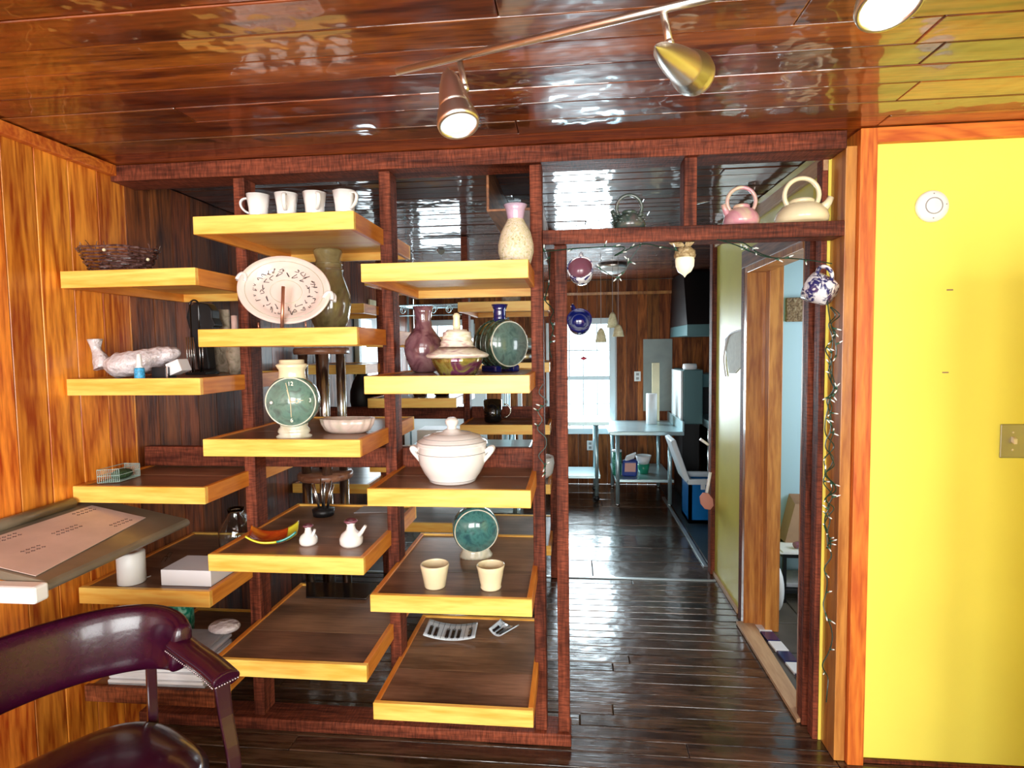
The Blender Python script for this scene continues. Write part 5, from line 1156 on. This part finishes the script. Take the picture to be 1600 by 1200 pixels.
# back band: curve from one arm root to the other
def back_c(t):  # t -1..1
    a = t*math.radians(98); return (0.02-0.20*math.cos(a)+0.0, 0.315*math.sin(a)/math.sin(math.radians(98)))
def band(u, v):
    t = -1+2*u; f, s = back_c(t); a = t*math.radians(98)
    nz = Vector((-math.cos(a), math.sin(a)*0.8, 0)).normalized()
    # closed cross-section, v around: rounded thick pad
    zc_ = 0.711-0.020*abs(t)**3; hh = 0.099*(1-0.28*abs(t)**4); th = 0.030
    ang = 2*PI*v; cx_, cz_ = math.cos(ang), math.sin(ang)
    sx = math.copysign(abs(cx_)**0.6, cx_)*th; sz = math.copysign(abs(cz_)**0.75, cz_)*hh
    tilt = 0.16*sz
    return cp(f+nz.x*(sx+tilt), s+nz.y*(sx+tilt), zc_+sz)
MB().grid(band, 48, 28).build('backrest', 'purple_leather', ch)
for sg in (-1, 1):   # end caps of the band
    u = 0 if sg < 0 else 1
    pts = [band(u, k/28) for k in range(28)]; cen = sum(pts, Vector())/28
    mb = MB()
    mb.grid(lambda a_, b_: cen+(Vector(pts[int(round(a_*27.999)) % 28])-cen)*math.cos(b_*PI/2)+f_*0.018*math.sin(b_*PI/2), 28, 5).build('end_pad', 'purple_leather', ch)
    e = back_c(sg); a0 = cp(e[0]-0.01, e[1], 0.725)
    arm = smooth_path([cp(e[0]-0.02, e[1], 0.705), cp(0.10, e[1]*1.03, 0.685), cp(0.20, e[1]*1.04, 0.672), cp(0.295, e[1]*1.02, 0.662)], 5)
    am = MB().tube(arm, [0.040]*len(arm), 16, flat=(1.0, 0.58)).build('arm_pad', 'purple_leather', ch, bevel=0.004)
    for k_ in range(2, 30):
        t = k_/30*(len(arm)-1); i0 = int(t); p_ = arm[i0].lerp(arm[min(i0+1, len(arm)-1)], t-i0)
        MB().ball(p_-s_*(0.040)+Vector((0, 0, -0.010)), 0.0032, 6).build('nail', 'nailhead', am)
    for k_ in range(9):
        MB().ball(arm[-1]+f_*0.002+s_*(-0.032+0.008*k_)+Vector((0, 0, -0.008)), 0.0032, 6).build('nail', 'nailhead', am)
    post = smooth_path([cp(0.275, e[1]*1.0, 0.652), cp(0.29, e[1]*1.0, 0.56), cp(0.325, e[1]*1.0, 0.42), cp(0.315, e[1]*0.98, 0.28), cp(0.34, e[1]*0.98, 0.0)], 5)
    MB().tube(post, [0.029-0.005*math.sin(i/20*PI) for i in range(len(post))], 4, flat=(1.15, 1.0)).build('front_leg', 'purple_wood', ch, bevel=0.005)
    MB().tube([cp(-0.06, sg*0.275, 0.62), cp(-0.03, sg*0.26, 0.42)], 0.020, 4).build('back_upright', 'purple_wood', ch, bevel=0.004)
    MB().tube([cp(-0.03, sg*0.26, 0.42), cp(-0.10, sg*0.26, 0.0)], [0.022, 0.018], 4).build('rear_leg', 'purple_wood', ch, bevel=0.004)
def seatf(u, v):
    a = 2*PI*u; rr_ = v; e = 3.2
    ca, sa = math.cos(a), math.sin(a); k = (abs(ca)**e+abs(sa)**e)**(-1/e)
    f = 0.115+0.255*ca*k*rr_; s = 0.292*sa*k*rr_
    return cp(f, s, 0.490-0.055*rr_**6-0.0*rr_+0.01*(1-rr_**2))
MB().grid(seatf, 56, 14).build('seat_cushion', 'purple_leather', ch, solid=0.004)
mb = MB(); ring = [seatf(i/56, 1.0) for i in range(56)]
n = len(ring)
for z0_, z1_ in ((0.0, -0.06),):
    b = len(mb.v)
    for p_ in ring: mb.v.append(p_+Vector((0, 0, z0_)))
    for p_ in ring: mb.v.append(p_+Vector((0, 0, z1_)))
    for i in range(n): mb.f.append([b+i, b+(i+1) % n, b+n+(i+1) % n, b+n+i]); mb.sm.append(True)
    mb.f.append([b+n+i for i in range(n)]); mb.sm.append(False)
ap_ = mb.build('seat_apron', 'purple_leather', ch)
for i in range(60):
    p_ = seatf((i+0.5)/60, 1.0); d_ = (p_-cp(0.115, 0, 0.42)); d_.z = 0; d_.normalize()
    MB().ball(p_+d_*0.002+Vector((0, 0, -0.045)), 0.0034, 6).build('nail', 'nailhead', ap_)

# unseen block added right of frame to cast shade on the yellow wall
struct(MB().box(1.32, 1.95, 1.30, 1.72, 0.0, 1.86).build('shade_block_right', 'yellow_paint', bevel=0.004))
